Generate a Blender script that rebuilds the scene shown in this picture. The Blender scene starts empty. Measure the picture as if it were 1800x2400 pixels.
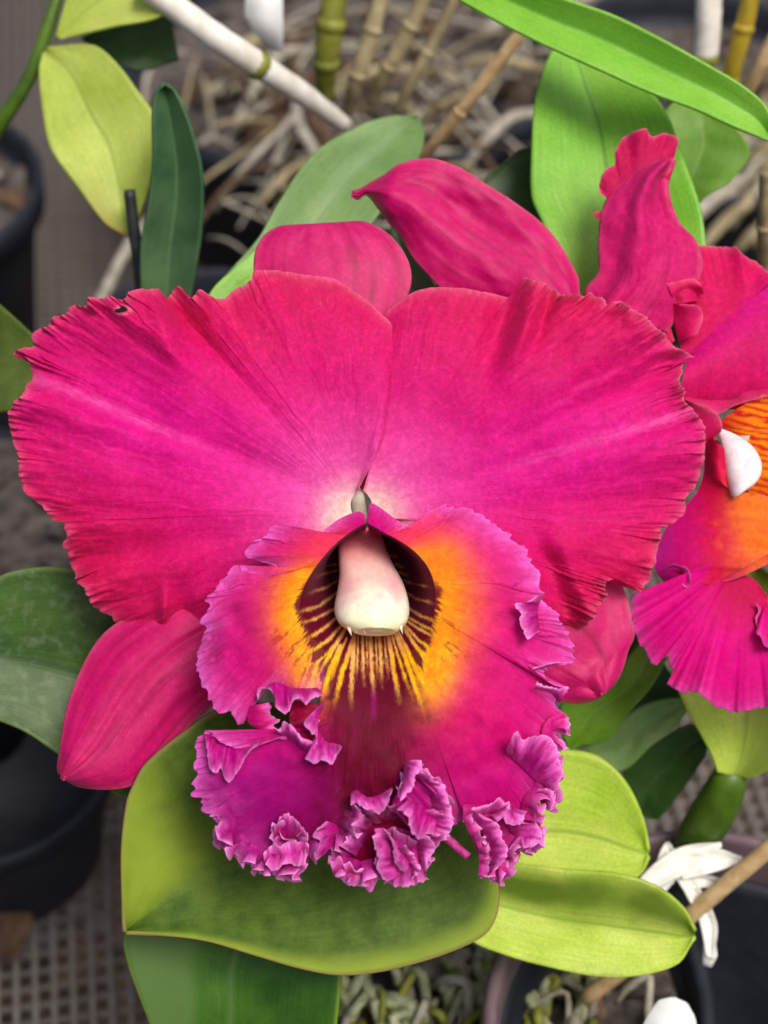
import bpy, bmesh, math, random
import numpy as np
from mathutils import Vector
random.seed(7)
RND = np.random.RandomState(11)

# ------------------------------------------------------------------ camera, sky, sun, exposure
SC = bpy.context.scene
COL = SC.collection
S = 9.0e-5                    # metres per unit at the flower (a cattleya bloom about 15 cm wide)
D = 3900.0                    # camera to flower
PITCH = math.radians(46)      # the camera looks down on the bench
RX = np.array([1.0, 0, 0])
UP = np.array([0, math.sin(PITCH), math.cos(PITCH)])
TO = np.array([0, -math.cos(PITCH), math.sin(PITCH)])
BENCH = 0.70
ORG = np.array([0, 0, BENCH + 0.25])

cam_d = bpy.data.cameras.new('camera'); cam = bpy.data.objects.new('camera', cam_d); COL.objects.link(cam)
cam.location = Vector(ORG + TO * D * S)
cam.rotation_euler = (math.pi / 2 - PITCH, 0, 0)
cam_d.sensor_fit = 'VERTICAL'; cam_d.sensor_height = 24.0
cam_d.lens = 24.0 * D / 2400.0
cam_d.clip_start = 0.005; cam_d.clip_end = 200
cam_d.dof.use_dof = True
cam_d.dof.focus_distance = (D + 20) * S
cam_d.dof.aperture_fstop = (cam_d.lens / 1000.0) / (58 * S)
SC.camera = cam

world = bpy.data.worlds.new('World'); SC.world = world; world.use_nodes = True
wn = world.node_tree.nodes; wl = world.node_tree.links
sky = wn.new('ShaderNodeTexSky'); sky.sky_type = 'NISHITA'; sky.sun_disc = False
SUN_EL, SUN_AZ = math.radians(64), math.radians(138)     # azimuth clockwise from +Y
sky.sun_elevation = SUN_EL; sky.sun_rotation = SUN_AZ
sky.air_density = 0.7; sky.dust_density = 6.0; sky.ozone_density = 0.6
wl.new(sky.outputs[0], wn['Background'].inputs[0]); wn['Background'].inputs[1].default_value = 0.085
sun_d = bpy.data.lights.new('sun', 'SUN'); sun_d.energy = 1.5; sun_d.angle = math.radians(22); sun_d.color = (1, .97, .93)
sun = bpy.data.objects.new('sun', sun_d); COL.objects.link(sun)
sdir = Vector((math.sin(SUN_AZ) * math.cos(SUN_EL), math.cos(SUN_AZ) * math.cos(SUN_EL), math.sin(SUN_EL)))
sun.rotation_euler = sdir.to_track_quat('Z', 'Y').to_euler()
SC.view_settings.view_transform = 'Standard'; SC.view_settings.look = 'None'
SC.view_settings.exposure = 0.52; SC.view_settings.gamma = 1.0

# ------------------------------------------------------------------ numeric helpers
def sr(r, g, b):
    c = np.array([r, g, b]) / 255.0
    return np.where(c <= .04045, c / 12.92, ((c + .055) / 1.055) ** 2.4)
def sm(a, b, x):
    t = np.clip((x - a) / (b - a), 0, 1); return t * t * (3 - 2 * t)
def mix(a, b, w):
    w = np.asarray(w)[..., None]; return a * (1 - w) + b * w
def h2(ix, iy, seed):
    v = np.sin(ix * 127.1 + iy * 311.7 + seed * 74.7) * 43758.5453
    return v - np.floor(v)
def vn(x, y, seed=0):
    ix = np.floor(x); iy = np.floor(y); fx = x - ix; fy = y - iy
    fx = fx * fx * (3 - 2 * fx); fy = fy * fy * (3 - 2 * fy)
    a = h2(ix, iy, seed); b = h2(ix + 1, iy, seed); c = h2(ix, iy + 1, seed); d = h2(ix + 1, iy + 1, seed)
    return (a + (b - a) * fx) * (1 - fy) + (c + (d - c) * fx) * fy
def fb(x, y, seed=0, o=3):
    r = 0; a = .5
    for k in range(o): r = r + a * vn(x * 2 ** k, y * 2 ** k, seed + k * 9); a *= .5
    return r / (1 - .5 ** o) - .5
def n1(x, seed=0): return vn(np.asarray(x, float), np.zeros_like(np.asarray(x, float)) + .37, seed) - .5

def world_pts(P):
    P = np.asarray(P, float); k = (D - P[..., 2]) / D
    x = (P[..., 0] - 900) * k; y = (1200 - P[..., 1]) * k
    return ORG + S * (x[..., None] * RX + y[..., None] * UP + P[..., 2][..., None] * TO)
def W(px, py, z): return world_pts(np.array([px, py, z]))
def on_plane(px, py, h):
    """where the line of sight through a picture point meets the height h"""
    c = np.array(cam.location); d = W(px, py, 0) - c
    return c + d * ((h - c[2]) / d[2])
def depth_of(p): return float(np.dot(np.asarray(p) - ORG, TO) / S)

def catmull(pts, n, per_seg=False):
    pts = np.asarray(pts, float); m = len(pts)
    d = np.r_[0, np.cumsum(np.maximum(np.linalg.norm(np.diff(pts[:, :2], axis=0), axis=1), 1e-6) ** 1.0)]
    u = np.linspace(0, d[-1], n) if not per_seg else per_seg
    i = np.clip(np.searchsorted(d, u, side='right') - 1, 0, m - 2)
    tan = np.zeros_like(pts)
    tan[1:-1] = (pts[2:] - pts[:-2]) / (d[2:] - d[:-2])[:, None]
    tan[0] = (pts[1] - pts[0]) / (d[1] - d[0]); tan[-1] = (pts[-1] - pts[-2]) / (d[-1] - d[-2])
    L = (d[i + 1] - d[i])[:, None]; t = ((u - d[i])[:, None]) / L
    return ((2 * t**3 - 3 * t**2 + 1) * pts[i] + (t**3 - 2 * t**2 + t) * L * tan[i] + (-2 * t**3 + 3 * t**2) * pts[i + 1] + (t**3 - t**2) * L * tan[i + 1])

def seg_curve(segs, counts):
    out = []
    for k, (sg, n) in enumerate(zip(segs, counts)):
        if k: sg = [segs[k - 1][-1]] + list(sg)
        c = catmull(sg, n + 1); out.append(c if k == 0 else c[1:])
    return np.vstack(out)
def arclen(c): return np.r_[0, np.cumsum(np.linalg.norm(np.diff(c[:, :2], axis=0), axis=1))]

# ------------------------------------------------------------------ object helpers
def thing(name, label, cat, loc, group=None):
    o = bpy.data.objects.new(name, None); COL.objects.link(o)
    o.location = Vector(loc); o.empty_display_size = .01
    o['label'] = label; o['category'] = cat
    if group: o['group'] = group
    return o
def tag(o, label, cat, group=None):
    o['label'] = label; o['category'] = cat
    if group: o['group'] = group
    return o
def link(name, me, mat, parent=None, label=None, kind=None):
    o = bpy.data.objects.new(name, me); COL.objects.link(o)
    if mat is not None and not me.materials: me.materials.append(mat)
    if parent is not None: o.parent = parent
    if label: o['label'] = label
    if kind: o['kind'] = kind
    return o
def base_of(parent):
    p = np.zeros(3)
    while parent is not None:
        p = p + np.array(parent.location); parent = parent.parent
    return p
def raw_mesh(name, V, F, cols=None, st=None):
    me = bpy.data.meshes.new(name)
    V = np.ascontiguousarray(V, dtype=np.float32); F = np.ascontiguousarray(F, dtype=np.int32); k = F.shape[1]
    me.vertices.add(len(V)); me.vertices.foreach_set('co', V.ravel())
    me.loops.add(F.size); me.loops.foreach_set('vertex_index', F.ravel())
    me.polygons.add(len(F)); me.polygons.foreach_set('loop_start', np.arange(0, F.size, k, dtype=np.int32))
    me.update(calc_edges=True)
    me.polygons.foreach_set('use_smooth', np.ones(len(F), dtype=bool))
    if cols is not None:
        a = me.color_attributes.new('pigment', 'FLOAT_COLOR', 'POINT')
        a.data.foreach_set('color', np.c_[cols, np.ones(len(cols))].astype(np.float32).ravel())
    if st is not None:
        a = me.attributes.new('st', 'FLOAT_VECTOR', 'POINT')
        a.data.foreach_set('vector', st.astype(np.float32).ravel())
    me.validate(); return me
def grid_mesh(name, P, cols=None, st=None, off=None):
    """P (rows, columns, 3) world points"""
    r, c = P.shape[:2]
    idx = np.arange(r * c).reshape(r, c)
    F = np.stack([idx[:-1, :-1], idx[:-1, 1:], idx[1:, 1:], idx[1:, :-1]], -1).reshape(-1, 4)
    V = P.reshape(-1, 3) - (off if off is not None else 0)
    return raw_mesh(name, V, F, None if cols is None else cols.reshape(-1, 3), None if st is None else st.reshape(-1, 3))
def join_grids(name, grids, off):
    Vs, Fs, Cs = [], [], []; n = 0
    for P, C, *hole in grids:
        r, c = P.shape[:2]; idx = np.arange(r * c).reshape(r, c) + n; n += r * c
        Fs.append(np.stack([idx[:-1, :-1], idx[:-1, 1:], idx[1:, 1:], idx[1:, :-1]], -1).reshape(-1, 4))
        if hole: Fs[-1] = Fs[-1][~hole[0][:-1, :-1].ravel()]
        Vs.append(P.reshape(-1, 3) - off); Cs.append(C.reshape(-1, 3))
    return raw_mesh(name, np.vstack(Vs), np.vstack(Fs), np.vstack(Cs))
def hem(P, C, depth=7, inset=4):
    """turn the free edge (last row) back so that the petal has a real thickness there"""
    e = P[-1]; d = e - P[-3]; d = d[:, :2] / (np.linalg.norm(d[:, :2], axis=1, keepdims=True) + 1e-6)
    rows = []
    for a, b in ((.35, .0), (.8, .3), (1, 1.2)):
        q = e.copy(); q[:, 2] -= depth * a; q[:, :2] -= d * inset * b; rows.append(q)
    return np.concatenate([P, np.array(rows)], 0), np.concatenate([C, np.repeat(C[-1:], 3, 0)], 0)

# ------------------------------------------------------------------ materials
def new_mat(name):
    m = bpy.data.materials.new(name); m.use_nodes = True; nt = m.node_tree
    return m, nt, nt.nodes, nt.links, nt.nodes['Principled BSDF']
def nd(nt, t, **kw):
    n = nt.nodes.new(t)
    for k, v in kw.items(): setattr(n, k, v)
    return n
def noise(nt, scale, detail=3, rough=.55, vec=None):
    n = nd(nt, 'ShaderNodeTexNoise'); n.inputs['Scale'].default_value = scale
    n.inputs['Detail'].default_value = detail; n.inputs['Roughness'].default_value = rough
    if vec is None:
        tc = nd(nt, 'ShaderNodeTexCoord'); vec = tc.outputs['Object']
    nt.links.new(vec, n.inputs['Vector']); return n
def ramp(nt, fac, stops):
    r = nd(nt, 'ShaderNodeValToRGB'); e = r.color_ramp.elements
    while len(e) < len(stops): e.new(.5)
    for k, (p, c) in enumerate(stops):
        e[k].position = p; e[k].color = (*c, 1) if len(c) == 3 else c
    nt.links.new(fac, r.inputs[0]); return r
def mixc(nt, a, b, fac, mode='MIX'):
    m = nd(nt, 'ShaderNodeMix', data_type='RGBA', blend_type=mode)
    for sock, v in ((m.inputs[0], fac), (m.inputs[6], a), (m.inputs[7], b)):
        if hasattr(v, 'is_linked'): nt.links.new(v, sock)
        elif isinstance(v, (int, float)): sock.default_value = v
        else: sock.default_value = (*v, 1)
    return m.outputs[2]
def petal_mat(name, spk=.3, web=.17, sss=0, spec=.12, mott=.3, sheen=.10, bump=.3, trans=.16, rough=.6, fine=800):
    m, nt, N, L, b = new_mat(name)
    at = nd(nt, 'ShaderNodeAttribute', attribute_name='pigment')
    n1_ = noise(nt, fine, 6, .72); n2_ = noise(nt, 300, 6, .66)
    r1 = ramp(nt, n1_.outputs[0], [(.3, (1 - mott * .5,) * 3), (.5, (1, 1, 1)), (.7, (1 + mott * .8, 1 + mott * 1.4, 1 + mott * 1.2))])
    r2 = ramp(nt, n2_.outputs[0], [(.32, (.93, .85, .9)), (.7, (1.12, 1.35, 1.2))])
    c = mixc(nt, at.outputs['Color'], r1.outputs[0], 1.0, 'MULTIPLY'); c = mixc(nt, c, r2.outputs[0], 1.0, 'MULTIPLY')
    # pale waxy cells sprinkled between the pigmented ones
    sp = ramp(nt, n1_.outputs[0], [(.58, (0, 0, 0)), (.75, (.10, .03, .06))])
    c = mixc(nt, c, sp.outputs[0], spk, 'ADD')
    wv_ = nd(nt, 'ShaderNodeTexVoronoi', feature='DISTANCE_TO_EDGE'); wv_.inputs['Scale'].default_value = 800; wv_.inputs['Randomness'].default_value = 1
    tc2 = nd(nt, 'ShaderNodeTexCoord'); vm = nd(nt, 'ShaderNodeVectorMath', operation='MULTIPLY_ADD'); vm.inputs[1].default_value = (.006,) * 3
    L.new(n2_.outputs['Color'], vm.inputs[0]); L.new(tc2.outputs['Object'], vm.inputs[2]); L.new(vm.outputs[0], wv_.inputs['Vector'])
    vr_ = ramp(nt, wv_.outputs['Distance'], [(0, (.16, .03, .08)), (.22, (0, 0, 0))]); c = mixc(nt, c, vr_.outputs[0], web, 'ADD')
    L.new(c, b.inputs['Base Color'])
    b.inputs['Subsurface Weight'].default_value = sss; b.inputs['Subsurface Radius'].default_value = (1, .5, .35); b.inputs['Subsurface Scale'].default_value = .002
    b.inputs['Roughness'].default_value = rough; b.inputs['Specular IOR Level'].default_value = spec
    b.inputs['Sheen Weight'].default_value = sheen; b.inputs['Sheen Roughness'].default_value = .45
    b.inputs['Sheen Tint'].default_value = (1, .38, .55, 1)
    bp = nd(nt, 'ShaderNodeBump'); bp.inputs['Strength'].default_value = bump; bp.inputs['Distance'].default_value = .0004
    L.new(n1_.outputs[0], bp.inputs['Height']); L.new(bp.outputs[0], b.inputs['Normal'])
    tr = nd(nt, 'ShaderNodeBsdfTranslucent'); L.new(c, tr.inputs[0])
    ms = nd(nt, 'ShaderNodeMixShader'); ms.inputs[0].default_value = trans
    L.new(b.outputs[0], ms.inputs[1]); L.new(tr.outputs[0], ms.inputs[2])
    L.new(ms.outputs[0], nt.nodes['Material Output'].inputs[0]); return m
def leaf_mat(name, c1, c2, rib=None, rough=.38, spec=.45, spots=0.0, trans=.22, edge=None, nscale=90, sheet=None):
    m, nt, N, L, b = new_mat(name)
    at = nd(nt, 'ShaderNodeAttribute', attribute_name='st')
    sx = nd(nt, 'ShaderNodeSeparateXYZ'); L.new(at.outputs['Vector'], sx.inputs[0])
    n = noise(nt, nscale, 5, .6); c = ramp(nt, n.outputs[0], [(.33, c1), (.66, c2)]).outputs[0]
    # parallel veins run from base to tip
    mp = nd(nt, 'ShaderNodeMapping'); mp.inputs['Scale'].default_value = (2.5, 38, 1); L.new(at.outputs['Vector'], mp.inputs[0])
    v = noise(nt, 1.6, 3, .6, mp.outputs[0]); vr = ramp(nt, v.outputs[0], [(.3, (.82, .84, .8)), (.7, (1.14, 1.12, 1.12))])
    c = mixc(nt, c, vr.outputs[0], .8, 'MULTIPLY')
    g = noise(nt, 1500, 3, .7); gr = ramp(nt, g.outputs[0], [(.35, (.86, .88, .84)), (.65, (1.15, 1.13, 1.12))])
    c = mixc(nt, c, gr.outputs[0], .8, 'MULTIPLY')
    if sheet is not None:                               # a second colour over part of the blade
        sr_ = ramp(nt, sx.outputs[2], [(0, (0, 0, 0)), (1, (1, 1, 1))]); c = mixc(nt, c, sheet, sr_.outputs[0])
    if rib is not None:
        ab = nd(nt, 'ShaderNodeMath', operation='SUBTRACT'); ab.inputs[1].default_value = .5; L.new(sx.outputs[1], ab.inputs[0])
        a2 = nd(nt, 'ShaderNodeMath', operation='ABSOLUTE'); L.new(ab.outputs[0], a2.inputs[0])
        rr = ramp(nt, a2.outputs[0], [(0, (.75,) * 3), (.025, (0, 0, 0))]); c = mixc(nt, c, rib, rr.outputs[0])
    if edge is not None:
        ab = nd(nt, 'ShaderNodeMath', operation='SUBTRACT'); ab.inputs[1].default_value = .5; L.new(sx.outputs[1], ab.inputs[0])
        a2 = nd(nt, 'ShaderNodeMath', operation='ABSOLUTE'); L.new(ab.outputs[0], a2.inputs[0])
        rr = ramp(nt, a2.outputs[0], [(.482, (0, 0, 0)), (.497, (.8,) * 3)]); c = mixc(nt, c, edge, rr.outputs[0])
    if spots:
        d = noise(nt, 420, 2, .5); dr = ramp(nt, d.outputs[0], [(.5, (0, 0, 0)), (.75, (spots,) * 3)])
        c = mixc(nt, c, (.19, .28, .16), dr.outputs[0])
    L.new(c, b.inputs['Base Color']); b.inputs['Roughness'].default_value = rough; b.inputs['Specular IOR Level'].default_value = spec
    bp = nd(nt, 'ShaderNodeBump'); bp.inputs['Strength'].default_value = .25; bp.inputs['Distance'].default_value = .0004
    L.new(v.outputs[0], bp.inputs['Height']); L.new(bp.outputs[0], b.inputs['Normal'])
    tr = nd(nt, 'ShaderNodeBsdfTranslucent'); L.new(c, tr.inputs[0])
    ms = nd(nt, 'ShaderNodeMixShader'); ms.inputs[0].default_value = trans
    L.new(b.outputs[0], ms.inputs[1]); L.new(tr.outputs[0], ms.inputs[2]); L.new(ms.outputs[0], N['Material Output'].inputs[0]); return m
def plain_mat(name, c1, c2, scale=200, rough=.6, spec=.4, bump=.3, detail=5, bdist=.001, stretch=None):
    m, nt, N, L, b = new_mat(name)
    vec = None
    if stretch is not None:
        tc = nd(nt, 'ShaderNodeTexCoord'); mp = nd(nt, 'ShaderNodeMapping'); mp.inputs['Scale'].default_value = stretch
        L.new(tc.outputs['Object'], mp.inputs[0]); vec = mp.outputs[0]
    n = noise(nt, scale, detail, .62, vec); c = ramp(nt, n.outputs[0], [(.33, c1), (.67, c2)])
    L.new(c.outputs[0], b.inputs['Base Color']); b.inputs['Roughness'].default_value = rough; b.inputs['Specular IOR Level'].default_value = spec
    bp = nd(nt, 'ShaderNodeBump'); bp.inputs['Strength'].default_value = bump; bp.inputs['Distance'].default_value = bdist
    L.new(n.outputs[0], bp.inputs['Height']); L.new(bp.outputs[0], b.inputs['Normal']); return m
def bounded_mat(name, **kw):
    """stem or column colour carried by the pigment attribute"""
    return petal_mat(name, **kw)

M_PETAL = petal_mat('petal_velvet'); M_SEPAL = petal_mat('sepal_wax', spk=.2, web=.06, spec=.26, rough=.48, sheen=.05, mott=.22); M_LIP = petal_mat('lip_velvet', spk=.06, web=.0, mott=.24, sheen=.08, trans=.14)
M_COLUMN = petal_mat('column_wax', web=0, sss=.5, mott=.02, sheen=.05, bump=.03, trans=.08, rough=.35)
M_BLACK = plain_mat('black_pot_plastic', sr(24, 28, 37), sr(42, 46, 56), 60, .62, .3, .1)
M_MAUVE = plain_mat('mauve_pot_plastic', sr(95, 78, 84), sr(120, 98, 104), 60, .5, .4, .1)
M_WHITE = plain_mat('white_label_plastic', sr(226, 228, 226), sr(244, 245, 244), 80, .4, .5, .1)
M_PAPER = plain_mat('dry_white_sheath', sr(222, 222, 214), sr(248, 246, 240), 160, .7, .2, .4)
M_TAN = plain_mat('dry_bamboo', sr(176, 146, 100), sr(214, 184, 138), 220, .55, .3, .3)
M_CANEW = plain_mat('bleached_cane', sr(214, 208, 190), sr(246, 243, 234), 130, .6, .3, .3)
M_CANEG = plain_mat('green_cane', sr(96, 104, 28), sr(150, 152, 62), 110, .5, .4, .2)
M_CANEY = plain_mat('yellow_cane', sr(150, 128, 20), sr(184, 158, 46), 110, .5, .4, .2)
M_CANET = plain_mat('straw_cane', sr(132, 118, 84), sr(182, 170, 132), 130, .65, .3, .3)
M_ROOT = plain_mat('aerial_root', sr(138, 131, 116), sr(188, 181, 164), 190, .75, .2, .4)
M_BARK = plain_mat('bark', sr(60, 44, 34), sr(116, 92, 70), 130, .85, .2, .6)
M_BARKR = plain_mat('bark_dark', sr(52, 48, 47), sr(112, 103, 97), 130, .85, .2, .6)
M_MOSS = plain_mat('grey_moss', sr(120, 128, 92), sr(182, 186, 152), 210, .85, .2, .6)
M_WIRE = plain_mat('bench_wire_metal', sr(92, 88, 84), sr(128, 122, 115), 150, .6, .4, .2)
M_GROUND = plain_mat('damp_ground', sr(50, 40, 34), sr(92, 76, 62), 26, .9, .2, .6, 8, .02)
M_SLATE = plain_mat('old_plank', sr(58, 56, 58), sr(104, 100, 98), 30, .8, .3, .4, 6, .002, (.6, 6, 6))
M_STEM = leaf_mat('stem_green', sr(62, 98, 22), sr(104, 138, 40))

# ------------------------------------------------------------------ pigment of the bloom
C_HOT = sr(206, 0, 88); C_ROSE = sr(194, 14, 70); C_MAG = sr(212, 6, 134); C_PALE = sr(232, 84, 168)
C_CREAM = sr(236, 205, 190); C_RIM = sr(222, 92, 128)
def petal_col(x, y, s, t, e, u, base, ribdir, seed):
    dx, dy = x - base[0], y - base[1]; r = np.hypot(dx, dy) + 1e-6
    rd = np.array(ribdir, float); rd /= np.linalg.norm(rd)
    al = dx * rd[0] + dy * rd[1]; ac = np.abs(-dx * rd[1] + dy * rd[0])
    str_ = fb(u / 26.0, t * 5, seed); st2 = fb(u / 7.0, t * 9, seed + 3)
    c = np.broadcast_to(C_HOT, x.shape + (3,)).copy()
    c = mix(c, C_ROSE, np.clip(sm(.45, 1, t) * .75 + str_ * .4 + fb(x / 40, y / 40, seed + 8) * .5, 0, 1))
    c = mix(c, C_MAG, np.clip(np.exp(-(ac / (60 + .22 * al.clip(0))) ** 2) * sm(-50, 120, al) * (1 - sm(500, 900, al) * .55) + str_ * .35, 0, 1) * .8)
    c = mix(c, C_MAG, np.exp(-(r / 330) ** 2) * .9)
    c = mix(c, C_PALE, np.clip(np.exp(-(r / 185) ** 2) * .95 + st2 * .12 * np.exp(-(r / 500) ** 2), 0, 1))
    r2 = np.hypot(dx, dy - 22); c = mix(c, C_CREAM, np.exp(-((r2 - 10) / 66).clip(0) ** 2.2))
    c = mix(c, C_PALE, np.clip(np.exp(-((ac + fb(x / 30, y / 30, seed + 5) * 10) / 11) ** 2) * sm(250, 600, al) * (.4 + st2), 0, .6))
    c = mix(c, C_RIM, np.clip(np.exp(-(e / 9.0)) * .8, 0, 1))
    c = mix(c, C_RIM, np.clip(st2 - .2, 0, 1) * .8 * sm(.5, .9, t))
    return c

L_MAG = sr(200, 0, 112); L_PURP = sr(158, 0, 112); L_CRIM = sr(98, 0, 32); L_MAR = sr(98, 0, 32); L_RED = sr(200, 0, 74)
L_YEL = sr(255, 178, 24); L_ORA = sr(246, 118, 18); L_LAV = sr(240, 104, 204); L_CORAL = sr(232, 52, 74)
VEINS = [(11,[(868,1470),(870,1551),(876,1632)]),(7,[(849,1470),(851,1550),(853,1604)]),(11,[(830,1480),(828,1530),(824,1600),(824,1660)]),(13,[(828,1500),(803,1573),(781,1660)]),
 (13,[(798,1515),(775,1570),(750,1640)]),(10,[(812,1470),(780,1522),(740,1590)]),(8,[(800,1466),(770,1500),(715,1536)]),(7,[(785,1450),(755,1477),(712,1502)]),(7,[(785,1426),(740,1450),(700,1462)]),
 (8,[(788,1390),(749,1420),(698,1436)]),(6,[(792,1360),(765,1377),(725,1390)]),(6,[(792,1336),(743,1350)]),(3,[(789,1322),(762,1326)]),
 (9,[(888,1470),(893,1560),(896,1610)]),(12,[(907,1470),(920,1550),(936,1650)]),(13,[(922,1470),(950,1540),(1000,1690)]),(11,[(948,1510),(975,1570),(1016,1640)]),(9,[(944,1466),(969,1507),(1030,1585)]),
 (7,[(950,1466),(981,1501),(1030,1535)]),(6,[(955,1456),(997,1483),(1030,1498)]),(6,[(957,1447),(994,1468),(1030,1484)]),(6,[(957,1424),(981,1441),(1024,1458)]),(6,[(952,1388),(975,1403),(990,1408)]),
 (5,[(944,1360),(969,1368)]),(5,[(936,1341),(960,1351)]),(5,[(924,1321),(954,1333)]),(4,[(914,1303),(934,1308)]),(2,[(975,1403),(1014,1414)]),(2,[(969,1368),(1006,1376)]),(3,[(840,1480),(838,1530),(836,1590)]),(3,[(859,1475),(862,1580)]),(3,[(880,1475),(885,1590)]),(3,[(899,1475),(910,1590)]),(5,[(812,1496),(790,1550),(768,1610)]),(5,[(916,1480),(940,1560),(968,1640)]),(5,[(934,1480),(962,1540),(1000,1620)]),(4,[(800,1490),(768,1530),(732,1566)]),(4,[(957,1490),(990,1530),(1024,1560)])]
def lip_col(x, y, q, e, u, t, seed=0):
    th = np.degrees(np.arctan2(x - 866, y - 1330)); r = np.hypot(x - 866, y - 1330)
    s1 = fb(u / 34.0, t * 4, seed + 20); s2 = fb(u / 9.0, t * 8, seed + 21); nz = fb(x / 30, y / 30, 5)
    c = np.broadcast_to(L_MAG, x.shape + (3,)).copy()
    c = mix(c, L_PURP, np.clip(sm(1640, 1850, y) * (1 - sm(900, 1150, x) * .6) + s1 * .4, 0, 1))
    c = mix(c, L_RED, np.clip(sm(1150, 1010, np.abs(x - 910) * 1.0 + 830) * 0 + np.exp(-((x - 990) / 210) ** 2 - ((y - 1690) / 130) ** 2) * .6, 0, 1))
    core = np.exp(-(np.abs(x - 868) / (134 + .05 * (y - 1500).clip(0))) ** 2.6) * sm(1440, 1560, y) * (1 - sm(1900, 2060, y))
    c = mix(c, L_CRIM, np.clip(core * (1 + s2 * .5 + nz * .4), 0, 1))
    # orange blush outside the throat
    left = sm(-11, -20, th); right = sm(14, 25, th)
    ath0 = np.abs(th)
    hi = 1 - np.where(th > 0, sm(98, 128, th), sm(78, 108, -th))
    qa = np.where(th > 0, 30, 20 + 40 * np.exp(-((th + 28) / 16) ** 2)); qw = np.where(th > 0, 68, 58)
    bl = np.exp(-(np.maximum(q - qa, 0) / qw) ** 2) * hi * np.clip(left + right, 0, 1)
    c = mix(c, L_CORAL, np.clip(np.exp(-(np.maximum(q - qa, 0) / (qw * 1.5)) ** 2) * (1 - sm(130, 165, np.abs(th))) * np.clip(left + right, 0, 1) * .85, 0, 1))
    c = mix(c, L_ORA, np.clip(bl * 1.15 + nz * .5 * bl + s2 * .3 * bl, 0, 1))
    c = mix(c, L_YEL, np.clip(np.exp(-(np.maximum(q - 2 - 40 * np.exp(-((ath0 - 27) / 14) ** 2), 0) / 46) ** 2) * (1 - sm(62, 100, np.abs(th))) * (left + right * .55) * (.75 + s2), 0, 1))
    for bx, by, rx, ry in ((742, 1560, 46, 78), (1006, 1552, 58, 96)): c = mix(c, mix(np.broadcast_to(L_YEL, x.shape + (3,)), L_ORA, .45 + nz), np.clip(1.25 * np.exp(-(((x - bx) / rx) ** 2 + ((y - by) / ry) ** 2) ** 1.3) + s2 * .4 * np.exp(-((x - bx) / rx) ** 2 - ((y - by) / ry) ** 2), 0, 1))
    # maroon throat with yellow veins, each vein where the flower has it
    dash = sm(.10, .24, fb(th / 1.7, r / 46, 61) + fb(x / 5, y / 5, 62) * .35) * np.exp(-((q - 55) / 48) ** 2) * sm(12, 22, ath0) * (1 - sm(48, 72, ath0)) * .7
    c = mix(c, sr(150, 6, 30), dash)
    isy = np.zeros(x.shape); near = (np.abs(x - 866) < 230) & (y > 1290) & (y < 1710)
    xn, yn = x[near], y[near]; best = np.zeros(xn.shape)
    rag = fb(xn / 3.0, yn / 6.0, 9) * 7.0 + fb(xn / 8, yn / 12, 19) * 5.0
    for w, pts in VEINS:
        p = np.array(pts, float); L_ = np.linalg.norm(np.diff(p, axis=0), axis=1); tot = L_.sum(); acc = 0; dm = np.full(xn.shape, 1e3); ff = np.zeros(xn.shape)
        for k in range(len(p) - 1):
            d_ = (p[k + 1] - p[k]) / L_[k]; ax = np.clip((xn - p[k][0]) * d_[0] + (yn - p[k][1]) * d_[1], 0, L_[k])
            dd = np.hypot(xn - p[k][0] - ax * d_[0], yn - p[k][1] - ax * d_[1]); f_ = (acc + ax) / tot
            dv_ = dd + rag * (.2 + 1.2 * f_) - w * .38 * (1.05 - .6 * f_ ** 2); ff = np.where(dv_ < dm, f_, ff); dm = np.minimum(dm, dv_); acc += L_[k]
        best = np.maximum(best, (1 - sm(-1.6 - 2.5 * ff, 2.0 + 4.5 * ff, dm)) * (1 - .85 * sm(.6, 1.0, ff)))
    isy[near] = best
    ath = np.abs(th)
    zone = np.where(q < 0, 1.0, (1 - sm(14, 24, ath + nz * 10 - 3 * (th > 0))) * (1 - sm(70, 200, q + nz * 90)))
    zone = np.maximum(zone, (q < 0) * 1.0)
    fing = (1 - sm(0, 12, q - 3 - 62 * np.exp(-((ath - 16) / 15) ** 2) + s2 * 20 + fb(th / 2.2, r / 90, 33) * (26 + 70 * np.exp(-((ath - 20) / 18) ** 2)))) * (1 - sm(70, 84, ath))
    zone = np.clip(np.maximum(zone, fing * .95), 0, 1)
    yel_in = mix(np.broadcast_to(L_YEL, x.shape + (3,)), sr(236, 166, 92), np.clip(sm(10, -40, q) + (ath < 13) * .8, 0, 1))
    yel_in = mix(yel_in, sr(226, 120, 110), ((ath < 9) * sm(60, 130, q)))
    dark = mix(np.broadcast_to(L_MAR, x.shape + (3,)), L_CRIM, sm(20, 120, q))
    c = mix(c, dark, zone)
    c = mix(c, yel_in, isy * (1 - sm(80, 150, q + nz * 60) * .75))
    c = mix(c, sr(176, 0, 130), np.exp(-((x - 876) / 6) ** 2) * sm(1610, 1630, y) * (1 - sm(1660, 1700, y)) * .4)
    # lavender frilled border
    lav = np.exp(-e / 30.0) * np.clip(.95 + s1 * .9, .3, 1.2) * sm(-10, 60, q)
    lav = lav * (1 - .6 * np.exp(-((x - 868) / 90) ** 2 - ((y - 1215) / 60) ** 2))
    c = mix(c, L_LAV, np.clip(lav * .9 + np.clip(s2 - .15, 0, 1) * .5 * np.exp(-e / 90.0), 0, 1))
    return c

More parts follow.
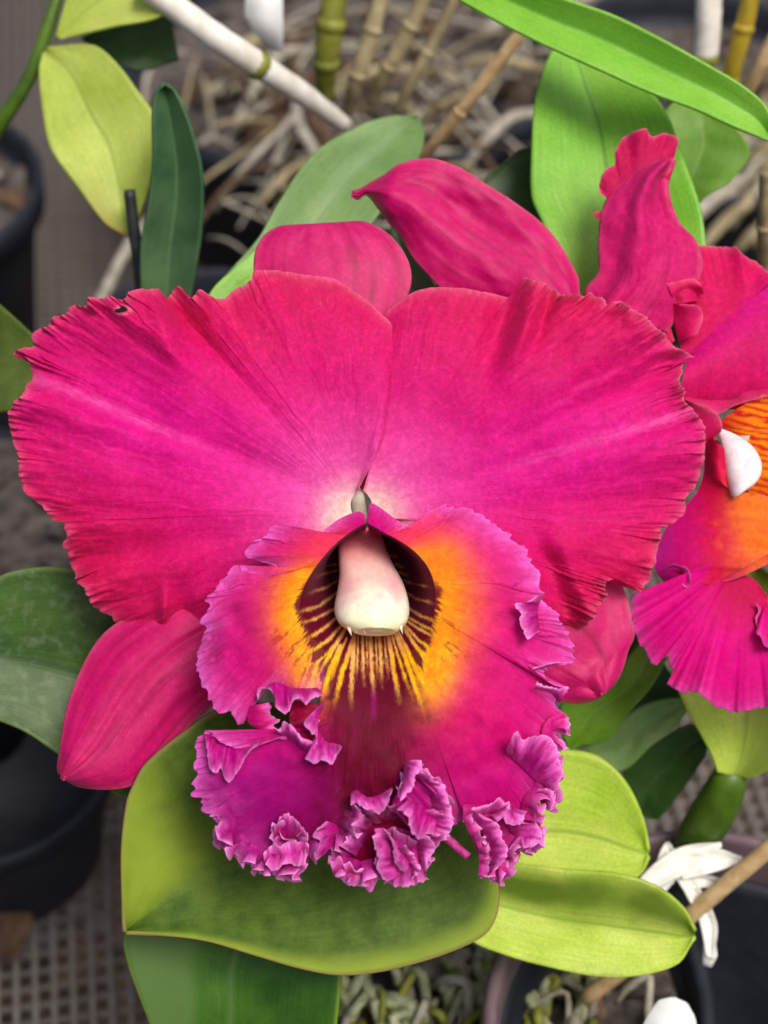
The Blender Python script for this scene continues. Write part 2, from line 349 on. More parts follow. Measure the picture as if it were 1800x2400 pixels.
# ------------------------------------------------------------------ the broad petals and the sepals of the main flower
def edge_petal(base_arc, edge, ns, nt, zfun, colf, jag=3.0, seed=0, amp=None, pleat=None, tpow=1.0):
    A = catmull(base_arc, ns); B = catmull(edge, ns); u1 = arclen(B); s1 = np.linspace(0, 1, ns)
    ampv = np.interp(s1, [a[0] for a in amp], [a[1] for a in amp]) if amp else np.ones(ns)
    d = B[:, :2] - A[:, :2]; Ln = np.linalg.norm(d, axis=1); dn = d / Ln[:, None]
    jg = (n1(u1 / 9.0, seed) * 1.0 + n1(u1 / 21.0, seed + 1) * 1.4 + np.abs(n1(u1 / 5.0, seed + 2)) * .9) * jag * (0.2 + 1.0 * ampv)
    t = (np.linspace(0, 1, nt) ** tpow)[:, None]
    # bow the radial lines slightly, as veins fan out
    xy = A[None, :, :2] + d[None] * t[..., None] + (dn * jg[:, None])[None] * (t[..., None] ** 14)
    T = np.broadcast_to(t, (nt, ns)); SS = np.broadcast_to(s1, (nt, ns)); UU = np.broadcast_to(u1, (nt, ns)); LL = np.broadcast_to(Ln, (nt, ns))
    E = (1 - T) * LL; X = xy[..., 0]; Y = xy[..., 1]
    UW = UU + (150 * fb(X / 130, Y / 130, seed + 40) + 40 * fb(X / 36, Y / 36, seed + 41)) * (1 - T ** 3 * .6)
    Z = zfun(X, Y, SS, T, E)
    wv = n1(UU / 210 + fb(X / 200, Y / 200, seed) * .3, seed + 4) * 150 * T ** 2 + n1(UU / 75 + fb(X / 120, Y / 120, seed) * .4, seed + 24) * 135 * T ** 3.5 + fb(UU / 30, E / 60, seed + 25) * 46 * np.exp(-E / 80)
    ext = 20 + 74 * (n1(UU / 34, seed + 5) + .5) ** 1.5
    ph = UU / 26.0 + 5 * n1(UU / 110, seed + 13) + 2.4 * n1(UU / 37, seed + 14) + fb(UU / 60, T * 3, seed + 6) * 3.0 + 9 * (1 - T) * fb(X / 110, Y / 110, seed + 12)
    fph = np.floor(ph); sw = ph - fph; pl = (sw * (1 - sm(.9, 1, sw)) - .4) * (5 + 74 * h2(fph, fph * 0, seed + 7) ** 3) * np.exp(-E / (ext * (.3 + .9 * h2(fph, fph * 0 + 3, seed + 8))))
    pl2 = n1(UU / 9.0, seed + 8) * 9 * np.exp(-E / 34)
    fine = fb(X / 170, Y / 170, seed + 15) * 34 * sm(0, .5, T) + fb(UW / 24.0, T * 4, seed + 9) * 4 * np.clip(T * 1.3, 0, 1)
    Z = Z + np.broadcast_to(ampv, (nt, ns)) * (wv + pl * (pleat or 1) + pl2) + fine
    C = colf(X, Y, SS, T, E, UW)
    if seed == 1: C = mix(C, C_RIM, np.clip(1.6 - np.abs(np.hypot((X - 288) / 15, (Y - 728) / 8.5) - 1) * 2.6, 0, .8))
    return np.dstack([X, Y, Z]), C

FLOWER = thing('orchid_flower', 'large hot pink orchid bloom facing the viewer, with purple frilled lip and orange throat', 'orchid flower', W(850, 1200, -330))
FB = base_of(FLOWER)
def put(name, parts, mat, parent, label=None):
    gr = [(world_pts(q[0]), *q[1:]) for q in parts]
    return link(name, join_grids(name, gr, base_of(parent)), mat, parent, label)

LP_EDGE = [(838,1138),(868,1085),(900,1031),(917,955),(928,868),(931,803),(917,760),(893,735),(863,706),(838,689),(787,656),(732,646),(694,641),(651,635),(624,634),(594,634),(589,654),(575,668),(559,676),(542,684),(526,697),(507,699),(491,690),(472,680),(461,684),(449,698),(439,690),(420,671),(404,681),(399,695),(386,703),(374,679),(353,680),(326,681),(301,690),(287,703),(260,695),(239,697),(209,700),(203,717),(182,717),(164,722),(160,736),(119,744),(119,763),(95,771),(76,790),(71,814),(33,820),(33,834),(65,838),(76,866),(68,898),(54,920),(27,953),(22,980),(27,1023),(41,1067),(46,1110),(60,1153),(92,1180),(119,1208),(125,1221),(149,1224),(152,1246),(152,1273),(157,1300),(168,1332),(179,1360),(201,1387),(222,1417),(255,1441),(271,1460),(304,1474),(336,1490),(369,1520),(391,1525),(423,1539),(456,1539),(520,1500),(560,1440),(640,1340),(740,1270),(820,1225)]
def z_left(X, Y, s, t, e):
    rib = np.abs(-(X - 835) * (-.38) + (Y - 1190) * (-.925)) 
    z = -95 + 110 * t - 118 * t ** 2.6 - 16 * np.exp(-(rib / 34) ** 2) * sm(.05, .3, t) * (1 - t * .5)
    z = z + 7 * sm(820, 920, X) - 45 * sm(1250, 1500, Y) * t
    z = z - 26 * np.exp(-((X - 420 - (Y - 700) * .35) / 40) ** 2) * sm(960, 760, Y) + 26 * np.exp(-((X - 360 - (Y - 700) * .35) / 30) ** 2) * sm(930, 740, Y)
    z = z + 30 * np.exp(-((X - 385) / 16) ** 2) * sm(1330, 1450, Y) - 24 * np.exp(-((X - 425) / 22) ** 2) * sm(1330, 1450, Y)
    return z
LP = edge_petal([(840,1150),(830,1160),(822,1180),(826,1205),(836,1220)], LP_EDGE, 1300, 110, z_left,
    lambda x, y, s, t, e, u: petal_col(x, y, s, t, e, u, (828,1192), (-.925,-.38), 1), 7, 1,
    [(0,.0),(.22,.05),(.30,.35),(.38,1),(.55,1),(.62,.5),(.68,.9),(.9,1.0),(.94,.6),(1,0)])
LPh = hem(*LP); hx, hy = LPh[0][..., 0] - 288, LPh[0][..., 1] - 728
put('petal', [(*LPh, (hx / 15) ** 2 + ((hy + .15 * hx) / 8.5) ** 2 < 1 + .3 * np.sin(np.arctan2(hy, hx) * 3))], M_PETAL, FLOWER, 'left broad petal with torn pleated margin')

RP_EDGE = [(858,1130),(880,1040),(905,950),(915,860),(912,790),(900,741),(933,708),(971,684),(1036,673),(1117,681),(1171,692),(1209,697),(1222,676),(1223,654),(1247,654),(1274,665),(1301,681),(1312,687),(1350,690),(1372,695),(1383,684),(1399,695),(1415,698),(1424,717),(1432,709),(1448,706),(1475,719),(1497,730),(1518,746),(1535,768),(1556,784),(1578,806),(1594,817),(1628,836),(1605,846),(1597,871),(1597,904),(1605,936),(1627,963),(1651,991),(1654,1012),(1651,1061),(1643,1105),(1632,1137),(1608,1164),(1605,1197),(1578,1224),(1551,1243),(1546,1262),(1537,1305),(1524,1349),(1502,1387),(1480,1372),(1442,1358),(1415,1376),(1421,1403),(1399,1425),(1394,1441),(1377,1468),(1350,1479),(1328,1484),(1280,1440),(1230,1330),(1150,1250),(1000,1215),(880,1220)]
def z_right(X, Y, s, t, e):
    rib = np.abs((X - 862) * .29 + (Y - 1190) * .957)
    z = -105 + 105 * t - 112 * t ** 2.6 - 16 * np.exp(-(rib / 34) ** 2) * sm(.05, .3, t) * (1 - t * .5)
    z = z - 5 * sm(950, 880, X) - 45 * sm(1250, 1480, Y) * t
    z = z - 34 * np.exp(-((X - 1190 + (Y - 700) * .28) / 34) ** 2) * sm(980, 760, Y) + 34 * np.exp(-((X - 1250 + (Y - 700) * .3) / 28) ** 2) * sm(930, 720, Y) - 30 * np.exp(-((X - 1288 + (Y - 700) * .35) / 18) ** 2) * sm(860, 740, Y)
    z = z - 26 * np.exp(-((X - 1275 - (Y - 1300) * .4) / 26) ** 2) * sm(1200, 1340, Y) + 20 * np.exp(-((X - 1330 - (Y - 1300) * .4) / 26) ** 2) * sm(1200, 1340, Y)
    return z
RP = edge_petal([(850,1150),(862,1160),(872,1180),(872,1200),(862,1220)], RP_EDGE, 1300, 110, z_right,
    lambda x, y, s, t, e, u: petal_col(x, y, s, t, e, u, (866,1192), (.957,-.29), 2), 7, 31,
    [(0,0),(.17,.0),(.27,.15),(.33,.9),(.5,1),(.56,.5),(.6,.6),(.86,1.1),(.92,.5),(1,0)])
put('petal', [hem(*RP)], M_PETAL, FLOWER, 'right broad petal with gathered pleats along its top')

def blade(L, R, ns, nt, zf, colf, wave=0, seed=0):
    """a strap between its two long edges; s runs base to tip, t side to side"""
    A = catmull(L, ns); B = catmull(R, ns); t = np.linspace(0, 1, nt)[:, None]
    s = np.linspace(0, 1, ns)[None]
    P = A[None, :, :2] * (1 - t[..., None]) + B[None, :, :2] * t[..., None]
    X, Y = P[..., 0], P[..., 1]; T = np.broadcast_to(t, X.shape); SS = np.broadcast_to(s, X.shape)
    Z = zf(X, Y, SS, T) + wave * fb(SS * 5, T * 3, seed)
    w = np.linalg.norm(B - A, axis=1)[None]
    return np.dstack([X, Y, Z]), colf(X, Y, SS, T, np.minimum(T, 1 - T) * w)
def thick(o, px, off=-1):
    m = o.modifiers.new('thickness', 'SOLIDIFY'); m.thickness = px * S; m.offset = off; return o
def sepal_col(pale, seed, rosy=.5):
    def f(x, y, s, t, e):
        v = fb(t * 16, s * 3, seed); w = fb(t * 46, s * 5, seed + 2)
        c = np.broadcast_to(sr(200, 0, 98), x.shape + (3,)).copy()
        c = mix(c, sr(204, 26, 104), np.clip(rosy + v, 0, 1))
        c = mix(c, pale, np.clip(np.exp(-((t - .5) / .22) ** 2) * sm(.2, .8, s) * .35 + v * .35, 0, 1))
        c = mix(c, sr(150, 4, 66), np.clip(w - .02, 0, 1) * 2.2)
        return mix(c, C_RIM, np.exp(-e / 5.0) * .8)
    return f
P_ = sr(206, 48, 112)
SP = blade([(790,1150),(700,900),(600,700),(596,632),(599,597),(613,564),(640,542),(667,534),(705,537),(760,546)],
           [(880,1150),(905,900),(925,790),(945,720),(963,660),(955,613),(922,564),(879,534),(846,524),(814,529),(787,540),(762,546)], 90, 50,
           lambda X, Y, s, t: -150 - 90 * s ** 3 - 60 * s ** 12 + 30 * np.sin(np.pi * t), sepal_col(P_, 41, .7), 25, 3)
thick(put('sepal', [SP], M_SEPAL, FLOWER, 'upright sepal with its tip arched backwards'), 7)
SPL = blade([(800,1260),(560,1330),(380,1390),(266,1465),(233,1495),(201,1544),(174,1604),(157,1653),(146,1707),(138,1761),(133,1799),(137,1815),(152,1821)],
            [(860,1290),(700,1500),(560,1610),(494,1658),(461,1685),(429,1723),(380,1777),(347,1815),(309,1843),(271,1851),(228,1851),(184,1845),(157,1832),(152,1823)], 110, 60,
            lambda X, Y, s, t: -400 + 250 * sm(.0, .5, s) + 46 * np.sin(np.pi * t) - 26 * sm(.9, 1, s) - 10 * np.exp(-((t - .45) / .04) ** 2), 
            sepal_col(sr(214, 70, 118), 51, .2), 14, 5)
thick(put('sepal', [SPL], M_SEPAL, FLOWER, 'lower left sepal with a small dark speck'), 7)
SPR = blade([(900,1260),(1080,1330),(1230,1300),(1400,1300),(1464,1392),(1480,1457),(1483,1490),(1470,1517),(1459,1555),(1442,1593),(1412,1624)],
            [(890,1300),(1000,1500),(1130,1620),(1220,1640),(1280,1640),(1315,1639),(1345,1645),(1365,1644),(1380,1641),(1395,1635),(1412,1625)], 90, 50,
            lambda X, Y, s, t: -420 + 220 * sm(.0, .6, s) + 44 * np.sin(np.pi * t), sepal_col(sr(190, 30, 92), 61, .6), 46, 7)
thick(put('sepal', [SPR], M_SEPAL, FLOWER, 'lower right sepal, short and rounded, curled under'), 7)
# dark speck on the lower left sepal
def disc(name, c, r, mat, parent, dz=2):
    a = np.linspace(0, 2 * np.pi, 15)[:-1]; rr = r * (1 + .35 * np.sin(a * 3 + 1))
    V = [W(c[0], c[1], c[2] + dz + 2)] + [W(c[0] + q * np.cos(k), c[1] + q * np.sin(k) * .8, c[2] + dz - 2) for k, q in zip(a, rr)]
    F = [(0, 1 + (i + 1) % 14, 1 + i) for i in range(14)]
    return link(name, raw_mesh(name, np.array(V) - base_of(parent), np.array(F)), mat, parent)
M_SPECK = plain_mat('dark_speck', sr(96, 8, 40), sr(126, 20, 56), 900)

# pedicel behind the bloom
def tube(pts, rad, n=12, z_is_world=False, cap=True, wob=0, seed=0):
    """world-space tube through points; returns V, F"""
    pts = np.asarray(pts, float); rad = np.broadcast_to(np.asarray(rad, float), (len(pts),))
    V = []; F = []
    tang = np.gradient(pts, axis=0); prev = None
    for i, (p, tg, r) in enumerate(zip(pts, tang, rad)):
        tg = tg / (np.linalg.norm(tg) + 1e-12)
        if prev is None:
            ref = np.array([0, 0, 1.0]) if abs(tg[2]) < .9 else np.array([1.0, 0, 0]); a = np.cross(tg, ref)
        else: a = prev - tg * np.dot(prev, tg)
        a /= np.linalg.norm(a); prev = a; b = np.cross(tg, a)
        for k in range(n):
            th = 2 * math.pi * k / n
            rr = r * (1 + wob * (h2(i, k, seed) - .5))
            V.append(p + rr * (math.cos(th) * a + math.sin(th) * b))
    m = len(pts)
    for i in range(m - 1):
        for k in range(n):
            F.append((i * n + k, i * n + (k + 1) % n, (i + 1) * n + (k + 1) % n, (i + 1) * n + k))
    if cap:
        V.append(pts[0]); V.append(pts[-1]); c0, c1 = m * n, m * n + 1
        for k in range(0, n, 1):
            F.append((c0, (k + 1) % n, k, c0)); F.append((c1, (m - 1) * n + k, (m - 1) * n + (k + 1) % n, c1))
    return np.array(V), F
def mesh_pf(name, V, F, off=0):
    me = bpy.data.meshes.new(name)
    F = [tuple(dict.fromkeys(f)) for f in F]
    me.from_pydata([tuple(v) for v in (np.asarray(V) - off)], [], F); me.update()
    for p in me.polygons: p.use_smooth = True
    return me
def tube_obj(name, wpts, rad, mat, parent=None, n=12, label=None, wob=0, seed=0, smooth=None):
    if smooth: 
        wpts = np.asarray(wpts, float); rr = np.broadcast_to(np.asarray(rad, float), (len(wpts),))
        q = catmull3(np.c_[wpts, rr], smooth); wpts, rad = q[:, :3], q[:, 3]
    V, F = tube(wpts, rad, n, wob=wob, seed=seed)
    return link(name, mesh_pf(name, V, F, base_of(parent) if parent is not None else 0), mat, parent, label)
def catmull3(p, n):
    p = np.asarray(p, float); d = np.r_[0, np.cumsum(np.linalg.norm(np.diff(p[:, :3], axis=0), axis=1) + 1e-9)]
    u = np.linspace(0, d[-1], n); i = np.clip(np.searchsorted(d, u, side='right') - 1, 0, len(p) - 2)
    tan = np.gradient(p, d, axis=0) if len(p) > 2 else np.repeat((p[1:] - p[:1]) / d[-1], 2, 0)
    L = (d[i + 1] - d[i])[:, None]; t = (u - d[i])[:, None] / L
    return (2*t**3-3*t**2+1)*p[i] + (t**3-2*t**2+t)*L*tan[i] + (-2*t**3+3*t**2)*p[i+1] + (t**3-t**2)*L*tan[i+1]
M_PED = plain_mat('pedicel_green', sr(168, 160, 142), sr(196, 188, 170), 300, 1.0, 0.0)
tube_obj('pedicel', [W(834,1105,-150), W(836,1140,-122), W(839,1190,-120), W(845,1230,-230), W(855,1330,-400), W(860,1450,-520), W(900,1700,-640)], [5*S, 15*S, 19*S, 24*S, 26*S, 24*S, 24*S], M_PED, FLOWER, smooth=14)
disc('dark_speck', (340, 1622, -118), 9, M_SPECK, FLOWER)

# ------------------------------------------------------------------ the lip: throat, limb and frills
def zl(x, y):
    z = 150 - 92 * ((x - 870) / 450) ** 2 - 85 * np.maximum(0, (y - 1760) / 320) ** 2
    z = z - 105 * np.exp(-((x - 870) / 120) ** 2 - ((y - 1500) / 130) ** 2)
    z = z + fb(x / 130, y / 130, 77) * 46 * sm(150, 330, np.hypot(x - 868, (y - 1430) * .9))
    return z - 95 * np.clip((1330 - y) / 140, 0, 1.3) ** 2
OUT = [
 [(856,1206),(841,1199),(803,1212),(765,1237),(746,1253),(727,1248),(694,1234),(672,1231),(651,1230),(634,1242),(618,1258),(596,1267),(580,1277),(574,1292),(580,1304),(602,1314),(624,1330),(627,1350),(612,1367),(591,1364),(575,1352),(565,1330),(560,1324),(540,1340),(510,1362),(504,1383),(483,1405),(488,1421),(477,1454),(488,1470),(474,1497),(464,1530)],
 [(461,1557),(466,1589),(483,1622),(499,1649),(515,1668),(537,1668),(553,1684),(572,1694),(576,1672),(590,1655),(604,1640),(603,1618),(614,1611),(634,1617),(643,1635),(645,1655),(667,1673),(680,1660),(686,1641),(700,1635),(718,1650),(732,1635),(752,1628),(764,1638),(761,1656),(744,1672),(740,1700)],
 [(738,1745),(750,1800),(775,1880),(790,1960),(810,2020),(835,2040),(870,2050)],
 [(920,2045),(970,2035),(1005,2005),(1030,1975),(1050,1955),(1068,1937),(1085,1930),(1112,1931),(1128,1953)],
 [(1144,2002),(1139,2056),(1166,2064),(1193,2051),(1204,2018),(1212,1996),(1247,1994),(1269,1964),(1266,1926),(1269,1884),(1291,1893),(1310,1866),(1296,1844),(1318,1828),(1313,1790),(1308,1756),(1323,1740),(1313,1720),(1337,1714),(1332,1682),(1307,1655),(1332,1613),(1298,1606),(1282,1584),(1288,1560),(1342,1554),(1345,1524)],
 [(1332,1481),(1313,1454),(1302,1432),(1280,1416),(1277,1394),(1264,1372),(1264,1340),(1247,1313),(1231,1286),(1210,1275),(1188,1253),(1166,1231),(1134,1210),(1101,1193),(1074,1191),(1041,1187),(1003,1199),(982,1218),(960,1237),(922,1212),(884,1185),(868,1180),(862,1206)]]
RIM = [
 [(856,1226),(820,1248),(786,1275),(743,1324),(716,1367),(703,1405)],
 [(701,1425),(710,1455),(728,1488),(752,1514),(780,1532)],
 [(810,1545),(840,1551),(873,1553)],
 [(905,1550),(935,1542)],
 [(965,1526),(998,1500),(1013,1465),(1021,1421)],
 [(1020,1378),(1006,1334),(976,1296),(938,1268),(900,1248),(862,1226)]]
def ell(a0, a1, n): return [(862 + 82 * math.sin(math.radians(a)), 1322 + 72 * math.cos(math.radians(a))) for a in np.linspace(a0, a1, n)]
INN = [ell(-178, -92, 5), ell(-80, -42, 4), ell(-25, -2, 3), ell(10, 24, 2), ell(40, 88, 4), ell(105, 178, 5)]
CN = [240, 250, 110, 110, 300, 260]
B = seg_curve(OUT, CN); Rm = seg_curve(RIM, CN); In = seg_curve(INN, CN); uo = arclen(B); nsl = len(B)
jg = (n1(uo / 8, 71) + n1(uo / 17, 72) * 1.2) * 14 * sm(60, 220, np.minimum(uo, uo[-1] - uo))
dv = B - Rm; Ld = np.linalg.norm(dv, axis=1); dn = dv / (Ld[:, None] + 1e-6)
NT1, NT2 = 60, 130
def rows(t0, t1, n): return np.linspace(t0, t1, n)[:, None]
t1 = rows(0, 1, NT1)
CLO = (862.0, 1322.0)
XY1 = In[None] * (1 - t1[..., None]) + Rm[None] * t1[..., None]
zr = zl(Rm[:, 0], Rm[:, 1])
Z1 = -250 + (zr[None] + 250) * np.sin(t1 * np.pi / 2) ** 1.15
Q1 = -(1 - t1) * np.linalg.norm(Rm - In, axis=1)[None]
t2 = rows(0, 1, NT2 + 1)[1:]
XY2 = Rm[None] + dv[None] * t2[..., None] + (dn * jg[:, None])[None] * t2[..., None] ** 10
U2 = np.broadcast_to(uo, (NT2, nsl)); T2 = np.broadcast_to(t2, U2.shape); E2 = (1 - T2) * Ld[None]; Q2 = T2 * Ld[None]
X2, Y2 = XY2[..., 0], XY2[..., 1]
def ruff(U, T, E, seed, k=1.0):
    w = n1(U / 66 + .3 * fb(U / 50, T * 3, seed), seed) * 84 * np.exp(-E / 75)
    ph = U / 24 + fb(U / 40, T * 2, seed + 1) * 3.2 + 3 * n1(U / 70, seed + 9); fp = np.floor(ph); sw = ph - fp; pl = (sw * (1 - sm(.8, 1, sw)) - .4) * (5 + 26 * h2(fp, fp * 0, seed + 2) ** 2) * np.exp(-E / (24 + 50 * h2(fp, fp * 0 + 2, seed + 5)))
    return k * (w + pl + n1(U / 7, seed + 3) * 8 * np.exp(-E / 22)) + fb(U / 12, T * 4, seed + 4) * 2.5 * T
topk = sm(0, 120, np.minimum(uo, uo[-1] - uo))[None]
Z2 = zl(X2, Y2) + ruff(U2, T2, E2, 80) * topk * (1 - np.exp(-((U2 - uo[np.cumsum(CN)[2]]) / 260) ** 2)) - 14 * T2 * np.exp(-E2 / 60)
XY0 = np.array(CLO)[None, None] + (In - np.array(CLO))[None] * np.linspace(.02, .95, 8)[:, None, None]; Z0 = np.broadcast_to(-330 + 80 * np.linspace(.02, .95, 8)[:, None] ** 2, XY0.shape[:2])
XY = np.concatenate([XY0, XY1, XY2], 0); Z = np.concatenate([Z0, Z1, Z2], 0)
ii = np.arange(nsl); nb = np.cumsum(CN); hid = (sm(nb[1] - 8, nb[1] + 6, ii) * (1 - sm(nb[3] - 55, nb[3] - 30, ii)))[None]   # border that runs on under the frills
E2 = E2 + 500 * hid; Z2 = Z2 - 12 * hid * T2 ** 2
Q0 = np.full(XY0.shape[:2], -150.0); Q = np.concatenate([Q0, Q1, Q2], 0); E = np.concatenate([np.full(Q0.shape, 400.0), np.full(Q1.shape, 400.0), E2], 0); T_ = np.concatenate([np.zeros(Q0.shape), np.zeros(Q1.shape), T2], 0)
UUl = np.broadcast_to(uo, Q.shape)
LIP_P = np.dstack([XY[..., 0], XY[..., 1], Z]); LIP_C = lip_col(XY[..., 0], XY[..., 1], Q, E, UUl, T_)
lip_parts = [hem(LIP_P, LIP_C, 7, 3)]

def frill(inner, edge, ns, nt, lift=30, z0=3, seed=0, lavw=26, k=.5, jag=3, col=None, bulge=14, zoff=0, qfix=200, plain=False):
    A = catmull(inner, ns); Bc = catmull(edge, ns); u = arclen(Bc); d = Bc - A; Ln = np.linalg.norm(d, axis=1)
    dn = d / (Ln[:, None] + 1e-6); t = np.linspace(0, 1, nt)[:, None]
    jg = (n1(u / 6, seed) + n1(u / 12, seed + 1)) * jag * 2.4 * np.minimum(1, Ln / 20)
    xy = A[None] + d[None] * t[..., None] + (dn * jg[:, None])[None] * t[..., None] ** 6
    X, Y = xy[..., 0], xy[..., 1]; T = np.broadcast_to(t, X.shape); U = np.broadcast_to(u, X.shape); E = (1 - T) * Ln[None]
    Z = zl(X, Y) + z0 + zoff + lift * T + bulge * np.sin(np.pi * T) + k * (n1(U / 26, seed + 2) * 60 + n1(U / 10, seed + 3) * 22) * T
    sx = fb(U / 9, T * 3, seed + 6)
    c = np.broadcast_to(L_PURP if col is None else col, X.shape + (3,)).copy()
    c = mix(c, L_MAG, np.clip(.5 + sx, 0, 1) * (0 if col is not None else .6))
    if not plain:
        c = mix(c, L_LAV, np.clip(np.exp(-E / (lavw * .5)) * (.9 + sx * 1.4) + sx * .35, 0, 1))
        c = mix(c, sr(250, 150, 216), np.clip(np.exp(-E / 5.0) * .9, 0, 1))
    return hem(np.dstack([X, Y, Z]), c, 6, 2)

# lower left lobe
LO = [(738,1765),(721,1759),(685,1738),(652,1731),(631,1735),(604,1748),(575,1755),(534,1750),(510,1738),(498,1727),(480,1712),(466,1730),(453,1741),(460,1765),(450,1790),(456,1812),(455,1828),(450,1861),(469,1872),(474,1896),(493,1910),(510,1931),(502,1958),(521,1980),(537,1988),(559,2013),(591,2029),(607,2042),(634,2045),(667,2053),(689,2056),(710,2040),(721,2013),(735,2004),(742,2018),(752,2000),(775,1990),(790,1986),(808,1982),(824,1967),(834,1945),(846,1925),(853,1905),(845,1892),(826,1886)]
A_ = catmull([(790,1690),(800,1675),(815,1690),(830,1740),(840,1800),(838,1860)], 560); B_ = catmull(LO, 560); u_ = arclen(B_); d_ = B_ - A_; l_ = np.linalg.norm(d_, axis=1); n_ = d_ / (l_[:, None] + 1e-6)
tt = rows(0, 1, 110); jj = (n1(u_ / 8, 171) + n1(u_ / 17, 172)) * 16 * sm(30, 90, u_)
xy = A_[None] + d_[None] * tt[..., None] + (n_ * jj[:, None])[None] * tt[..., None] ** 10
X, Y = xy[..., 0], xy[..., 1]; U = np.broadcast_to(u_, X.shape); T = np.broadcast_to(tt, X.shape); E = (1 - T) * l_[None]
Zq = zl(X, Y) - 4 + 9 * T + ruff(U, T, E, 180, .9) * sm(0, .25, T)
sea = (1 - sm(30, 80, u_))[None] + sm(u_[-1] - 40, u_[-1] - 10, u_)[None]
lip_parts.append(hem(np.dstack([X, Y, Zq - 8 * (1 - sm(30, 90, U)) * T]), lip_col(X, Y, np.full(X.shape, 300.0), E + 300 * sea, U, T, 7), 7, 3))
